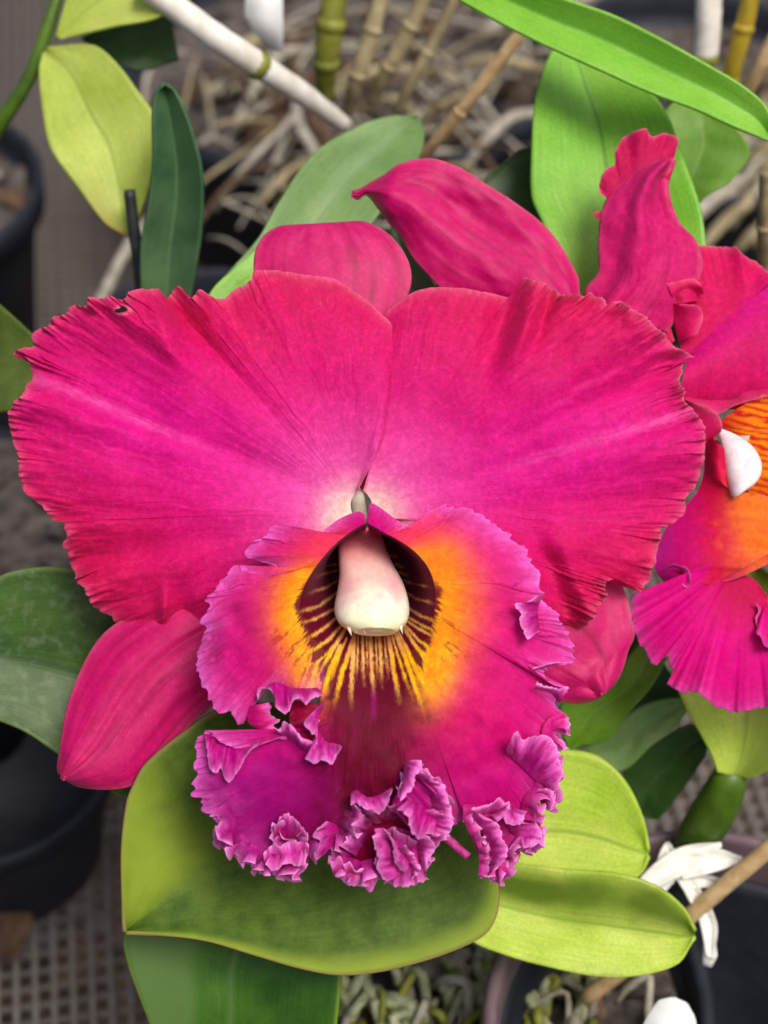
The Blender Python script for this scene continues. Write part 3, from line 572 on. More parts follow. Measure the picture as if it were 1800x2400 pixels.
FR = [
 dict(inner=[(480,1712),(498,1727),(519,1744),(540,1748),(560,1750),(585,1746),(606,1736)], edge=[(482,1741),(486,1768),(490,1796),(505,1815),(517,1801),(524,1818),(535,1832),(547,1825),(565,1795),(586,1762),(606,1746)], lift=26),
 dict(inner=[(584,1655),(582,1692),(605,1714),(594,1746)], edge=[(632,1646),(641,1680),(656,1690),(641,1702),(650,1722),(634,1736)], lift=0, col=sr(190,0,104), z0=-14, lavw=22),
 dict(inner=[(690,1640),(678,1690),(700,1726),(730,1750)], edge=[(760,1650),(748,1690),(752,1730),(762,1752)], lift=0, col=sr(150,0,50), z0=-16, lavw=9),
 dict(inner=[(764,1638),(752,1672),(744,1695),(752,1722),(765,1738),(785,1742),(801,1748)], edge=[(738,1664),(716,1688),(714,1702),(733,1720),(744,1738),(736,1756),(715,1777),(733,1790),(757,1784),(779,1791),(790,1770),(801,1752)], lift=34, z0=6, lavw=40),
 dict(inner=[(644,1714),(668,1728),(694,1742),(716,1760),(738,1752)], edge=[(640,1701),(654,1709),(668,1692),(690,1705),(702,1722),(740,1740)], lift=26, lavw=30),
 dict(inner=[(606,1640),(640,1600),(690,1612),(745,1612)], edge=[(604,1642),(603,1618),(614,1611),(634,1618),(643,1636),(647,1656),(667,1674),(680,1661),(687,1642),(700,1636),(718,1651),(732,1636),(752,1629),(766,1640)], lift=24, lavw=16),
 dict(inner=[(640,1985),(660,1980),(690,1975),(722,1970)], edge=[(643,1937),(652,1922),(670,1907),(685,1916),(699,1924),(712,1943),(722,1961)], lift=40, z0=8, lavw=24),
 dict(inner=[(655,1955),(670,1965),(695,1962),(700,1950)], edge=[(650,1930),(662,1966),(684,1968),(708,1950)], lift=44, z0=12, lavw=20),
 dict(inner=[(622,2040),(650,2036),(690,2040),(725,2012)], edge=[(617,2002),(630,1988),(643,1979),(660,1982),(682,1968),(700,1971),(714,1966),(724,1978)], lift=34, z0=8, lavw=40),
 dict(inner=[(640,1990),(665,1985),(690,1985),(716,1975)], edge=[(620,2028),(645,2040),(672,2024),(700,2030),(718,1998)], lift=46, z0=16, lavw=40),
 dict(inner=[(770,1925),(790,1935),(796,1960),(790,1985)], edge=[(764,1925),(745,1942),(735,1957),(748,1975),(737,1992),(741,2016),(762,1996),(776,1988)], lift=30, z0=8, lavw=30),
 dict(inner=[(824,1886),(822,1910),(812,1940),(800,1980)], edge=[(830,1884),(854,1904),(848,1922),(833,1946),(824,1967),(802,1986)], lift=30, z0=10, lavw=26),
 dict(inner=[(822,1859),(835,1852),(862,1868),(890,1862),(908,1852),(918,1846)], edge=[(822,1890),(832,1884),(850,1893),(866,1898),(884,1906),(902,1896),(912,1880),(920,1850)], lift=30, z0=26, lavw=40),
 dict(inner=[(818,1900),(835,1885),(870,1880),(930,1880),(975,1900)], edge=[(785,2010),(820,2040),(880,2044),(950,2030),(1000,1985)], lift=-10, z0=8, col=sr(132,0,50), plain=True, bulge=4, jag=0, k=.2),
 dict(inner=[(916,1893),(924,1870),(938,1850),(944,1815),(951,1787),(968,1783)], edge=[(958,1937),(981,1968),(1018,1960),(1057,1942),(1052,1900),(1036,1845)], lift=26, z0=30, lavw=60, k=1.2),
 dict(inner=[(938,1850),(944,1815),(951,1787),(960,1800)], edge=[(938,1878),(962,1852),(975,1825),(992,1790)], lift=40, z0=48, lavw=50, k=.8),
 dict(inner=[(950,1787),(962,1815),(985,1830),(1010,1850)], edge=[(968,1781),(986,1783),(993,1806),(1018,1827),(1036,1845),(1050,1872)], lift=40, z0=44, lavw=40, k=.8),
 dict(inner=[(960,1870),(985,1885),(1005,1895),(1030,1900)], edge=[(931,1897),(956,1913),(960,1938),(981,1968),(1002,1955),(1018,1962)], lift=46, z0=50, lavw=34, k=.8),
 dict(inner=[(898,1945),(930,1940),(970,1950),(1016,1962)], edge=[(886,2046),(905,2066),(927,2080),(967,2076),(998,2062),(996,2034),(1006,2005),(1020,1984)], lift=24, z0=22, lavw=60, k=1.0),
 dict(inner=[(900,1940),(909,1968),(920,1990),(926,2022),(950,2048)], edge=[(878,1942),(875,1975),(884,2011),(886,2044),(905,2067)], lift=30, z0=46, lavw=40),
 dict(inner=[(910,1950),(940,1990),(960,2020)], edge=[(899,1940),(914,1968),(922,1992),(927,2024),(951,2049)], lift=24, z0=54, lavw=26),
 dict(inner=[(778,2026),(799,2020),(819,2024),(835,2040),(852,2040),(884,2050)], edge=[(776,2032),(792,2056),(812,2072),(828,2076),(848,2073),(866,2091),(878,2076),(886,2056)], lift=4, z0=12, lavw=40, col=sr(200,40,110)),
 dict(inner=[(782,2052),(805,2058),(835,2052),(870,2056)], edge=[(774,2029),(799,2007),(806,2024),(819,2016),(833,2040),(852,2035),(884,2052)], lift=26, z0=16, lavw=30, col=sr(200,40,110)),
 dict(inner=[(1108,1899),(1116,1928),(1141,1971),(1148,2018),(1141,2056)], edge=[(1126,1908),(1166,1932),(1178,1965),(1192,1994),(1178,2020),(1158,2042)], lift=30, z0=26, lavw=34),
 dict(inner=[(1122,1912),(1150,1905),(1176,1908)], edge=[(1106,1897),(1126,1888),(1148,1884),(1173,1869),(1184,1881),(1195,1882),(1184,1906)], lift=30, z0=20, lavw=30),
 dict(inner=[(1190,1890),(1182,1915),(1200,1950),(1212,1985)], edge=[(1234,1902),(1226,1930),(1262,1930),(1268,1962),(1246,1992)], lift=26, z0=14, lavw=60, k=1),
 dict(inner=[(1196,1888),(1210,1905),(1222,1925)], edge=[(1182,1912),(1190,1930),(1214,1934),(1230,1926)], lift=40, z0=26, lavw=26),
 dict(inner=[(1188,1768),(1215,1790),(1240,1815),(1275,1850)], edge=[(1188,1752),(1211,1714),(1224,1733),(1249,1725),(1285,1725),(1303,1747),(1314,1787),(1320,1819),(1300,1848)], lift=46, z0=10, lavw=60, k=1),
 dict(inner=[(1255,1860),(1268,1866),(1280,1866)], edge=[(1262,1850),(1284,1848),(1300,1866),(1296,1892)], lift=34, z0=10, lavw=30),
 dict(inner=[(1272,1395),(1262,1425),(1262,1450),(1266,1478)], edge=[(1262,1392),(1237,1410),(1209,1415),(1222,1440),(1215,1460),(1228,1480),(1237,1498),(1258,1484)], lift=36, z0=10, lavw=26),
 dict(inner=[(1290,1560),(1270,1568),(1240,1575)], edge=[(1344,1553),(1300,1552),(1250,1566)], lift=30, z0=6, lavw=30),
 dict(inner=[(1310,1650),(1290,1625),(1250,1615)], edge=[(1334,1610),(1300,1612),(1258,1600)], lift=34, z0=6, lavw=30),
 dict(inner=[(1180,1890),(1168,1900),(1150,1910)], edge=[(1196,1884),(1186,1912),(1166,1926)], lift=30, z0=30, lavw=30),
 dict(inner=[(1210,1960),(1225,1950),(1250,1955)], edge=[(1192,1994),(1215,1975),(1232,1990),(1262,1966)], lift=36, z0=24, lavw=40),
 dict(inner=[(1000,1830),(1010,1860),(1012,1890)], edge=[(1028,1820),(1050,1862),(1058,1905)], lift=34, z0=52, lavw=40, k=1),
 dict(inner=[(985,1900),(1000,1925),(1000,1950)], edge=[(1016,1896),(1058,1920),(1054,1950),(1020,1964)], lift=30, z0=48, lavw=40, k=1),
 dict(inner=[(960,1965),(975,1990),(985,2020)], edge=[(1000,1958),(1020,1985),(1006,2010),(998,2040)], lift=36, z0=36, lavw=40, k=1),
 dict(inner=[(930,1990),(950,2020),(970,2050)], edge=[(948,1980),(975,2010),(985,2045),(960,2064)], lift=36, z0=40, lavw=30, k=1),
]
for k, f in enumerate(FR): lip_parts.append(frill(ns=110, nt=30, seed=300 + 11 * k, **f))
def ruffle_band(path, inward, width, period, amp, lift, seed, z0=4, closed=False, fade=60, lavw=24, swing=1.0):
    """a gathered border that folds in and out along the free edge"""
    L0 = arclen(catmull(path, 400))[-1]; ns = int(L0 / 1.6); P = catmull(path, ns); u = arclen(P)
    tg = np.gradient(P, axis=0); k = np.ones(9) / 9
    tg = np.stack([np.convolve(np.pad(tg[:, j], 4, mode='edge'), k, 'valid') for j in (0, 1)], 1); tg /= np.linalg.norm(tg, axis=1, keepdims=True)
    nr = np.stack([-tg[:, 1], tg[:, 0]], 1) * inward
    rate = 1 / (period * (.5 + 1.3 * (n1(u / (period * 1.2), seed) + .5))); ph = np.cumsum(rate * np.gradient(u)) * 2 * np.pi
    am = amp * (.25 + 1.5 * (n1(u / (period * 1.3), seed + 1) + .5)) * sm(0, fade, u) * sm(0, fade, u[-1] - u)
    jg = (n1(u / 6, seed + 2) + n1(u / 13, seed + 3)) * 15
    nt = 30; t = np.linspace(0, 1, nt)[:, None]; te = t ** 1.25
    off = width * (1 - t) - te * ((am * (.35 + .65 * np.cos(ph)))[None] + jg[None] * t ** 4) + te * am[None] * .3
    sw = te * (am * swing * .9 * np.cos(ph * 2 + .6))[None]
    X = P[None, :, 0] + nr[None, :, 0] * off + tg[None, :, 0] * sw; Y = P[None, :, 1] + nr[None, :, 1] * off + tg[None, :, 1] * sw
    T = np.broadcast_to(t, X.shape); U = np.broadcast_to(u, X.shape)
    Z = zl(X, Y) + z0 + te * (lift * .5 + (am * 2.1 * np.sin(ph + 1.1 * np.sin(ph * .37)))[None] + 7 * n1(U / 7, seed + 5)) + 6 * np.sin(np.pi * t)
    E = (1 - T) * width; sx = fb(U / 9, T * 3, seed + 6)
    c = lip_col(X, Y, np.full(X.shape, 300.0), np.full(X.shape, 300.0), U, T, 3)
    c = mix(c, L_LAV, np.clip(np.exp(-E / (lavw * .6)) * (.85 + sx * 1.5) + sx * .3, 0, 1)); c = mix(c, sr(250, 156, 220), np.clip(np.exp(-E / 4.5) * .9, 0, 1))
    return hem(np.dstack([X, Y, Z]), c, 6, 2)
lo = [p for p in LO]
lip_parts.append(ruffle_band(lo[20:44], -1, 46, 40, 15, 22, 911, 8))
lip_parts.append(ruffle_band([(776,1985),(770,2010),(784,2046),(815,2060),(846,2070),(880,2062),(927,2070),(967,2066),(995,2045),(1012,2005),(1035,1975),(1050,1955)], -1, 50, 40, 13, 20, 921, 18))
lip_parts.append(ruffle_band([(800,1985),(822,1950),(838,1905),(850,1880),(880,1890),(915,1880),(935,1850),(955,1800),(985,1790),(1015,1825),(1040,1850),(1052,1905),(1052,1950)], 1, 40, 40, 13, 26, 931, 26))
lip_parts.append(ruffle_band([(880,2030),(884,1980),(900,1950),(930,1945),(960,1962),(1005,1965)], 1, 44, 36, 12, 26, 935, 32))
lip_parts.append(ruffle_band(OUT[3][-3:] + OUT[4][:20], -1, 44, 38, 13, 18, 941, 6))
lip_parts.append(ruffle_band([(1108,1905),(1120,1935),(1143,1975),(1150,2020),(1146,2055)], 1, 26, 34, 8, 20, 985, 20))
lip_parts.append(ruffle_band([(655,2000),(640,1975),(650,1935),(672,1915),(700,1930),(716,1960),(718,2000)], 1, 26, 30, 8, 26, 987, 20))
LIP = put('lip', lip_parts, M_LIP, FLOWER)
V, F = tube(catmull3([W(1030,1948,95), W(1052,1968,100), W(1078,1992,110), W(1098,2008,118)], 10), np.linspace(11, 9, 10) * S, 10)
spm = mesh_pf('curled_tip', V, F, base_of(FLOWER))
M_TIP = plain_mat('lip_tip_magenta', sr(150, 10, 96), sr(190, 60, 140), 600)
link('curled_tip', spm, M_TIP, LIP)

# ------------------------------------------------------------------ the column
CL = [(812,1236),(798,1258),(793,1285),(794,1320),(795,1350),(790,1385),(784,1418),(785,1440),(795,1461),(815,1474),(832,1481)]
CR = [(884,1236),(896,1258),(905,1285),(920,1320),(937,1350),(950,1380),(958,1412),(959,1438),(953,1459),(940,1473),(928,1481)]
nA, nR = 70, 48
cl = catmull(CL, nA); cr = catmull(CR, nA); sA = np.linspace(0, 1, nA)[:, None]; al = np.linspace(0, 2 * np.pi, nR + 1)[None]
cx = (cl + cr) / 2; hw = (cr - cl) / 2
cosq = np.sign(np.cos(al)) * np.abs(np.cos(al)) ** .9; sinq = np.sign(np.sin(al)) * np.abs(np.sin(al)) ** .9
Xc = cx[:, :1] + hw[:, :1] * cosq; Yc = cx[:, 1:] + hw[:, 1:] * cosq - 10 * sA * sinq
Zc = (-110 + 225 * sA ** .8) + (hw[:, :1] * .8) * sinq + 7 * np.exp(-((cosq) / .28) ** 2) * sm(.35, .9, sA) * (sinq > 0)
side = np.abs(cosq); pk = sr(236, 84, 116); crm = sr(253, 234, 214); yl = sr(255, 246, 200); wp = sr(252, 196, 186)
cc = np.broadcast_to(crm, Xc.shape + (3,)).copy()
cc = mix(cc, wp, np.broadcast_to(1 - sm(.45, .72, sA), Xc.shape)); cc = mix(cc, pk, np.clip((1 - sm(.06, .46, sA)) * (.85 + .2 * side), 0, 1))
cc = mix(cc, sr(240, 150, 170), np.exp(-((side - .72) / .22) ** 2) * np.exp(-((sA - .55) / .16) ** 2) * .7)
cc = mix(cc, yl, np.broadcast_to(sm(.72, .95, sA), Xc.shape))
cap_c = np.array([880, 1478, 95.0])
rows_end = []
for q in (.85, .5, .02):
    r_ = np.dstack([cx[-1, 0] + (Xc[-1:] - cx[-1, 0]) * q, 1478 + (Yc[-1:] - 1478) * q + (1 - q) * 3, 112 + (Zc[-1:] - 112) * q - 8 * (1 - q)]); rows_end.append(r_)
Pc = np.concatenate([np.dstack([Xc, Yc, Zc])] + rows_end, 0); Cc = np.concatenate([cc] + [cc[-1:]] * 3, 0)
COLUMN = put('column', [(Pc, Cc)], M_COLUMN, FLOWER)
# pollen cap at the mouth of the column
ph = np.linspace(0, np.pi, 20)[:, None]; la = np.linspace(0, 2 * np.pi, 33)[None]
Xk = 884 + 56 * np.sin(ph) * np.cos(la); Yk = 1458 + 27 * np.cos(ph) + 0 * la; Zk = 104 + 40 * np.sin(ph) * np.sin(la) + 0
CAPC = np.broadcast_to(sr(250, 242, 206), Xk.shape + (3,))
link('anther_cap', join_grids('anther_cap', [(world_pts(np.dstack([Xk, Yk, Zk])), CAPC)], base_of(FLOWER)), M_COLUMN, COLUMN)
teeth = []
for (x, y, x2, y2, w) in ((818,1472,824,1490,7),(852,1478,858,1486,6),(921,1474,922,1483,5),(939,1468,944,1486,6),(834,1478,836,1484,8)):
    pts = catmull3([W(x, y - 8, 112), W(x, y, 118), W(x2, y2, 116)], 6); V, F = tube(pts, np.linspace(w, .6, 6) * S, 8)
    link('tooth', mesh_pf('tooth', V, F, base_of(FLOWER)), M_PAPER if False else None, COLUMN).data.materials.append(plain_mat('column_tooth', sr(248, 226, 205), sr(252, 238, 220), 500, .4) if 'column_tooth' not in bpy.data.materials else bpy.data.materials['column_tooth'])

# ------------------------------------------------------------------ the second bloom, cut by the right edge of the frame
F2 = thing('orchid_flower', 'second hot pink orchid bloom cut by the right edge, white column and orange throat showing', 'orchid flower', W(1720, 1000, -620))
def put2(name, parts, label=None, mat=None): return put(name, parts, mat or M_PETAL, F2, label)
z2 = -300
STR = blade([(1500,900),(1440,800),(1362,694),(1356,651),(1334,608),(1307,564),(1269,521),(1204,472),(1144,434),(1079,393),(1019,372),(981,372),(933,385),(900,408),(870,425),(845,440),(824,447)],
            [(1420,960),(1250,800),(1060,690),(1030,673),(998,640),(965,602),(950,575),(933,548),(916,530),(900,510),(884,488),(868,467),(858,458),(850,460),(843,468),(834,468),(824,462)], 120, 60,
            lambda X, Y, s, t: -260 - 40 * s + 60 * np.sin(np.pi * t) * (1 - .3 * s) - 38 * np.exp(-((t - .35) / .16) ** 2 - ((s - .62) / .14) ** 2) - 60 * sm(.86, 1, s), sepal_col(sr(200, 16, 104), 91, .2), 40, 9)
thick(put2('sepal', [STR], 'long smooth sepal arching to the left with a curled tip', M_SEPAL), 8)
ROLL = blade([(1372,700),(1375,678),(1404,640),(1404,570),(1413,499),(1432,456),(1460,425),(1500,395),(1546,382)],
             [(1560,780),(1640,640),(1630,572),(1594,532),(1573,488),(1562,439),(1566,415),(1572,400),(1580,372)], 90, 50,
             lambda X, Y, s, t: -330 + 40 * np.sin(np.pi * np.clip(t, 0, 1)) ** .8 - 20 * s + 26 * np.exp(-((t - .3 - .2 * s) / .1) ** 2) - 24 * np.exp(-((t - .75) / .14) ** 2) * sm(.2, .6, s), sepal_col(sr(178, 26, 94), 101, .7), 20, 11)
def simple_frill(inner, edge, zA, zB, col, ns=90, nt=26, seed=0, k=1.0, lav=C_RIM, jag=3, lw=6, bow=0, streak=.5, tp=1.5, per=40.0):
    A = catmull(inner, ns); Bc = catmull(edge, ns); u = arclen(Bc); d = Bc - A; Ln = np.linalg.norm(d, axis=1); dn = d / (Ln[:, None] + 1e-6)
    t = np.linspace(0, 1, nt)[:, None]; jg = (n1(u / 7, seed) + n1(u / 15, seed + 1)) * jag
    xy = A[None] + d[None] * t[..., None] + (dn * jg[:, None])[None] * t[..., None] ** 8
    X, Y = xy[..., 0], xy[..., 1]; T = np.broadcast_to(t, X.shape); U = np.broadcast_to(u, X.shape); E = (1 - T) * Ln[None]
    Z = zA + (zB - zA) * T + bow * np.sin(np.pi * T) + k * (n1(U / per, seed + 2) * 44 * per / 40 + n1(U / 15, seed + 3) * 14 * T) * T ** tp
    sx = fb(U / 10, T * 3, seed + 6)
    cc_ = col(X, Y, T, E, sx) if callable(col) else np.broadcast_to(col, X.shape + (3,)).copy()
    cc_ = mix(cc_, C_ROSE, np.clip(sx * streak * 2, 0, 1)); cc_ = mix(cc_, lav, np.clip(np.exp(-E / lw) * .8, 0, 1))
    return hem(np.dstack([X, Y, Z]), cc_, 6, 2)
RF = [simple_frill([(1432,470),(1470,430),(1520,405),(1570,420)], [(1407,453),(1404,429),(1421,396),(1440,386),(1443,353),(1464,320),(1513,301),(1527,320),(1562,312),(1589,325),(1586,347),(1575,395)], -330, -345, sr(184, 6, 74), seed=401, k=1.2, lw=4),
      simple_frill([(1416,520),(1420,505),(1424,495)], [(1393,509),(1392,500),(1404,494)], -330, -340, sr(160, 6, 60), seed=402, ns=30, nt=10, k=.3)]
thick(put2('petal', [ROLL] , 'upper petal rolled into a tube with a dark frilled mouth'), 7)
put2('petal_frill', RF).parent = bpy.data.objects[[o.name for o in bpy.data.objects if o.get('label') == 'upper petal rolled into a tube with a dark frilled mouth'][0]]
def hotc(x, y, t, e, sx): return mix(mix(np.broadcast_to(C_HOT, x.shape + (3,)), C_MAG, np.exp(-((y - 870 + (x - 1600) * .95) / 34) ** 2) * .6), C_ROSE, np.clip(.35 + sx, 0, 1))
PET2 = simple_frill([(1606,840),(1650,800),(1720,740),(1810,660),(1830,650)], [(1534,640),(1544,610),(1564,592),(1589,595),(1619,579),(1659,575),(1693,581),(1723,579),(1743,595),(1760,607),(1780,620),(1830,660)], -330, -380, hotc, 240, 60, 411, 1.1, jag=4)
PET2b = simple_frill([(1612,832),(1650,796),(1720,735),(1840,640)], [(1585,960),(1640,960),(1730,960),(1840,960)], -328, -350, lambda x, y, t, e, sx: mix(mix(np.broadcast_to(C_HOT, x.shape + (3,)), sr(200, 22, 104), np.clip(.5 + sx, 0, 1)), C_MAG, (1 - sm(0, .5, t)) * .6), 90, 40, 421, .3, jag=0, lw=1, bow=46)
PET2c = [simple_frill([(1650,670),(1645,690),(1640,705)], [(1564,664),(1572,690),(1580,712)], -330, -300, sr(200, 10, 84), 40, 24, 431, .6, bow=24),
         simple_frill([(1580,712),(1610,690),(1650,690)], [(1564,664),(1590,658),(1622,652),(1642,664)], -318, -290, sr(208, 12, 88), 60, 24, 432, .4, bow=14),
         simple_frill([(1590,800),(1582,760),(1572,712)], [(1636,782),(1648,740),(1638,718),(1600,712)], -322, -290, sr(200, 8, 92), 60, 24, 433, .6, bow=14),
         simple_frill([(1500,790),(1550,830),(1580,800)], [(1468,700),(1480,694),(1500,706),(1520,692),(1537,684),(1552,694),(1562,730),(1582,800)], -330, -350, sr(196, 14, 80), 80, 26, 434, .8, bow=10),
         simple_frill([(1560,690),(1600,680),(1620,690)], [(1532,632),(1534,657),(1549,676),(1570,705)], -336, -340, sr(192, 12, 80), 50, 22, 435, .6)]
put2('petal', [PET2, PET2b] + PET2c, 'ruffled right-hand petal with a folded crease')
# its lip: rolled upper side, striped orange throat, left side lobe and the fan-shaped lower lobe
def org(x, y, t, e, sx):
    st = np.abs(((y - .25 * x) / 17.0 + fb(x / 60, y / 20, 3) * 1.2) % 1 - .5) * 2
    c = mix(np.broadcast_to(sr(226, 44, 34), x.shape + (3,)), sr(250, 138, 14), np.clip(sm(.2, .7, st) * sm(1690, 1760, x + (y - 980) * .4), 0, 1))
    return mix(c, sr(176, 14, 30), (1 - sm(.1, .35, st)) * .5)
L2 = [simple_frill([(1690,985),(1740,950),(1790,925),(1850,915)], [(1700,1040),(1750,1150),(1800,1180),(1850,1190)], -280, -390, org, 90, 60, 501, .1, jag=0, lw=.1, streak=0),
      simple_frill([(1600,930),(1680,938),(1723,934),(1743,920),(1800,912),(1850,912)], [(1612,942),(1660,958),(1682,970),(1724,950),(1800,930),(1850,926)], -320, -270, sr(206, 34, 104), 70, 14, 502, .2, jag=0),
      simple_frill([(1600,940),(1620,1000),(1660,1050),(1690,1040)], [(1609,938),(1650,955),(1682,972),(1692,994),(1690,1012),(1672,1026),(1688,1035)], -290, -262, sr(196, 16, 84), 70, 22, 503, .5, jag=1)]
def lob(x, y, t, e, sx):
    nz = fb(x / 24, y / 24, 6) * 50
    c = mix(np.broadcast_to(sr(194, 0, 106), x.shape + (3,)), sr(206, 14, 56), sm(1590, 1690, x + nz) * .9); c = mix(c, sr(240, 112, 28), sm(1670, 1770, x + nz) * sm(1060, 1190, y + nz) * (1 - sm(1270, 1350, y + nz) * .6)); c = mix(c, sr(120, 10, 40), sm(.2, .32, fb((x + y * 1.6) / 9, (y - x * .4) / 90, 12)) * sm(1740, 1770, x) * (1 - sm(1190, 1250, y)) * .8)
    return mix(c, sr(178, 30, 140), (1 - sm(1545, 1600, x)) * .7)
L2.append(simple_frill([(1655,1020),(1640,1140),(1560,1240),(1535,1330),(1560,1370)], [(1697,1050),(1716,1150),(1800,1165),(1860,1250),(1660,1375)], -300, -252, lob, 120, 60, 511, .3, jag=0, lw=.1, bow=26, streak=.2))
L2.append(simple_frill([(1545,1340),(1580,1330),(1615,1345)], [(1555,1335),(1575,1322),(1600,1326),(1616,1340),(1618,1362),(1608,1378),(1590,1358)], -258, -230, sr(190, 24, 130), 60, 16, 514, .6, lav=L_LAV))
L2.append(simple_frill([(1620,1368),(1680,1310),(1720,1290),(1800,1262)], [(1610,1380),(1650,1372),(1720,1358),(1810,1318)], -250, -262, lambda x, y, t, e, sx: mix(np.broadcast_to(sr(196, 0, 74), x.shape + (3,)), sr(226, 90, 40), sm(1690, 1780, x)), 60, 24, 515, .2, jag=0, lw=2))
def fanc(x, y, t, e, sx):
    c = mix(np.broadcast_to(sr(186, 0, 72), x.shape + (3,)), sr(212, 0, 122), np.clip(sm(.1, .6, t) + sx * .5, 0, 1)); return mix(c, sr(210, 74, 164), np.clip(np.exp(-e / 22) * .55, 0, 1))
L2.append(simple_frill([(1800,1262),(1740,1300),(1720,1330),(1740,1345),(1770,1360),(1800,1400)], [(1560,1385),(1530,1400),(1500,1388),(1483,1396),(1478,1435),(1480,1464),(1490,1495),(1498,1515),(1512,1522),(1522,1545),(1534,1562),(1548,1550),(1563,1537),(1572,1555),(1577,1576),(1566,1602),(1595,1623),(1631,1620),(1653,1634),(1682,1656),(1726,1670),(1762,1660),(1800,1656),(1840,1640),(1850,1540),(1800,1518),(1772,1480)], -290, -262, fanc, 400, 90, 521, 1.9, lav=sr(206,70,160), jag=8, bow=30, tp=2.6, per=78.0, streak=.25))
L2.append(simple_frill([(1790,1430),(1790,1460),(1800,1480)], [(1770,1410),(1778,1430),(1770,1450),(1776,1472),(1800,1486)], -270, -240, sr(212, 30, 120), 40, 14, 522, .6, lav=L_LAV))
L2.append(simple_frill([(1845,912),(1835,1040),(1840,1180),(1840,1320)], [(1870,890),(1990,950),(2050,1090),(2010,1240),(1860,1345)], -330, -300, lambda x, y, t, e, sx: mix(np.broadcast_to(sr(240, 112, 28), x.shape + (3,)), sr(196, 0, 106), sm(.15, .6, t)), 160, 50, 531, .9, lav=L_LAV, jag=5, bow=-30))
L2.append(simple_frill([(1800,1262),(1820,1330),(1830,1420)], [(1850,1330),(1990,1400),(2030,1530),(1950,1650),(1840,1660)], -300, -270, fanc, 160, 50, 541, 1.4, lav=L_LAV, jag=6, bow=24))
put2('lip', L2, mat=M_LIP)
put2('petal', [simple_frill([(1815,960),(1812,930),(1815,900)], [(1830,980),(2000,1050),(2160,980),(2230,840),(2180,700),(2060,620),(1930,600),(1835,650),(1820,760)], -350, -400, hotc, 260, 60, 551, 1.0, jag=5, bow=40)], 'far right-hand petal')
C2 = [(1690,1004),(1724,1018),(1760,1042),(1778,1066),(1786,1092),(1782,1116),(1770,1134),(1756,1146)]; C2l = [(1682,1008),(1693,1060),(1700,1104),(1707,1140),(1714,1162),(1722,1168),(1732,1160),(1746,1150)]
a_ = catmull(C2, 40); b_ = catmull(C2l, 40); al = np.linspace(0, 2 * np.pi, 33)[:, None]
m_ = (a_ + b_) / 2; hh = (a_ - b_) / 2; Lh = np.linalg.norm(hh, axis=1)
P2 = np.dstack([m_[None, :, 0] + hh[None, :, 0] * np.cos(al), m_[None, :, 1] + hh[None, :, 1] * np.cos(al), -300 + 70 * np.linspace(0, 1, 40)[None] + Lh[None] * .9 * np.sin(al)])
put2('column', [(P2, np.broadcast_to(sr(248, 226, 232), P2.shape) * np.ones(P2.shape))], mat=M_COLUMN)
tube_obj('pedicel', [W(1740,1010,-340), W(1730,1150,-480), W(1500,1550,-640), W(1200,1800,-760)], [26*S]*4, M_PED, F2, smooth=14)

# ------------------------------------------------------------------ leaves
def leaf(parent, Lp, Rp, zb, zt, mat, fold=60, wave=40, seed=0, ns=70, nt=30, sheetf=None, th=9, name='leaf', label=None, arch=0):
    A = catmull(Lp, ns); B = catmull(Rp, ns); t = np.linspace(0, 1, nt)[:, None]; s = np.linspace(0, 1, ns)[None]
    P = A[None, :, :2] * (1 - t[..., None]) + B[None, :, :2] * t[..., None]; X, Y = P[..., 0], P[..., 1]
    T = np.broadcast_to(t, X.shape); SS = np.broadcast_to(s, X.shape)
    Z = zb + (zt - zb) * SS + fold * (np.sqrt((2 * T - 1) ** 2 + .008) - .09) * (.35 + .65 * np.sin(np.pi * np.clip(SS, .05, .95))) + wave * fb(SS * 2.3, T * 1.6, seed) + arch * np.sin(np.pi * SS)
    sh = np.zeros(X.shape) if sheetf is None else sheetf(X, Y, SS, T)
    me = grid_mesh(name, world_pts(np.dstack([X, Y, Z])), None, np.dstack([SS, T, sh]), base_of(parent))
    return thick(link(name, me, mat, parent, label), th, 0)

G_FRONT = leaf_mat('leaf_front', sr(60, 88, 24), sr(84, 112, 38), None, .6, .16, 0, .15, sr(140, 120, 70), 230, sr(150, 172, 52))
G_DARK = leaf_mat('leaf_dark', sr(40, 84, 14), sr(70, 116, 26), sr(90, 120, 60), .35, .4, 0, .15, sr(120, 150, 40), 60, sr(92, 122, 60))
G_WET = leaf_mat('leaf_wet', sr(46, 78, 24), sr(74, 106, 40), sr(40, 70, 20), .46, .4, .4, .15, sr(110, 130, 50), 60)
G_YEL = leaf_mat('leaf_lime', sr(200, 236, 70), sr(240, 252, 130), sr(150, 190, 60), .4, .35, 0, .5, None, 45, sr(110, 142, 36))
G_MID = leaf_mat('leaf_mid', sr(92, 144, 32), sr(134, 178, 62), sr(140, 170, 90), .38, .4, 0, .22, None, 50)
G_DEEP = leaf_mat('leaf_deep', sr(34, 66, 24), sr(60, 92, 42), sr(60, 90, 46), .4, .4, 0, .15, None, 50)
G_BLUE = leaf_mat('leaf_bluegreen', sr(58, 96, 60), sr(98, 134, 92), sr(110, 144, 100), .42, .4, 0, .18, None, 40)
G_BRIGHT = leaf_mat('leaf_bright', sr(124, 194, 52), sr(164, 220, 92), sr(84, 140, 50), .34, .45, 0, .3, None, 40)
G_SOFT = leaf_mat('leaf_soft', sr(110, 148, 82), sr(146, 178, 114), sr(112, 140, 92), .42, .4, 0, .22, None, 40)
G_OLIVE = leaf_mat('leaf_olive', sr(72, 92, 34), sr(104, 122, 52), None, .5, .3, 0, .15)
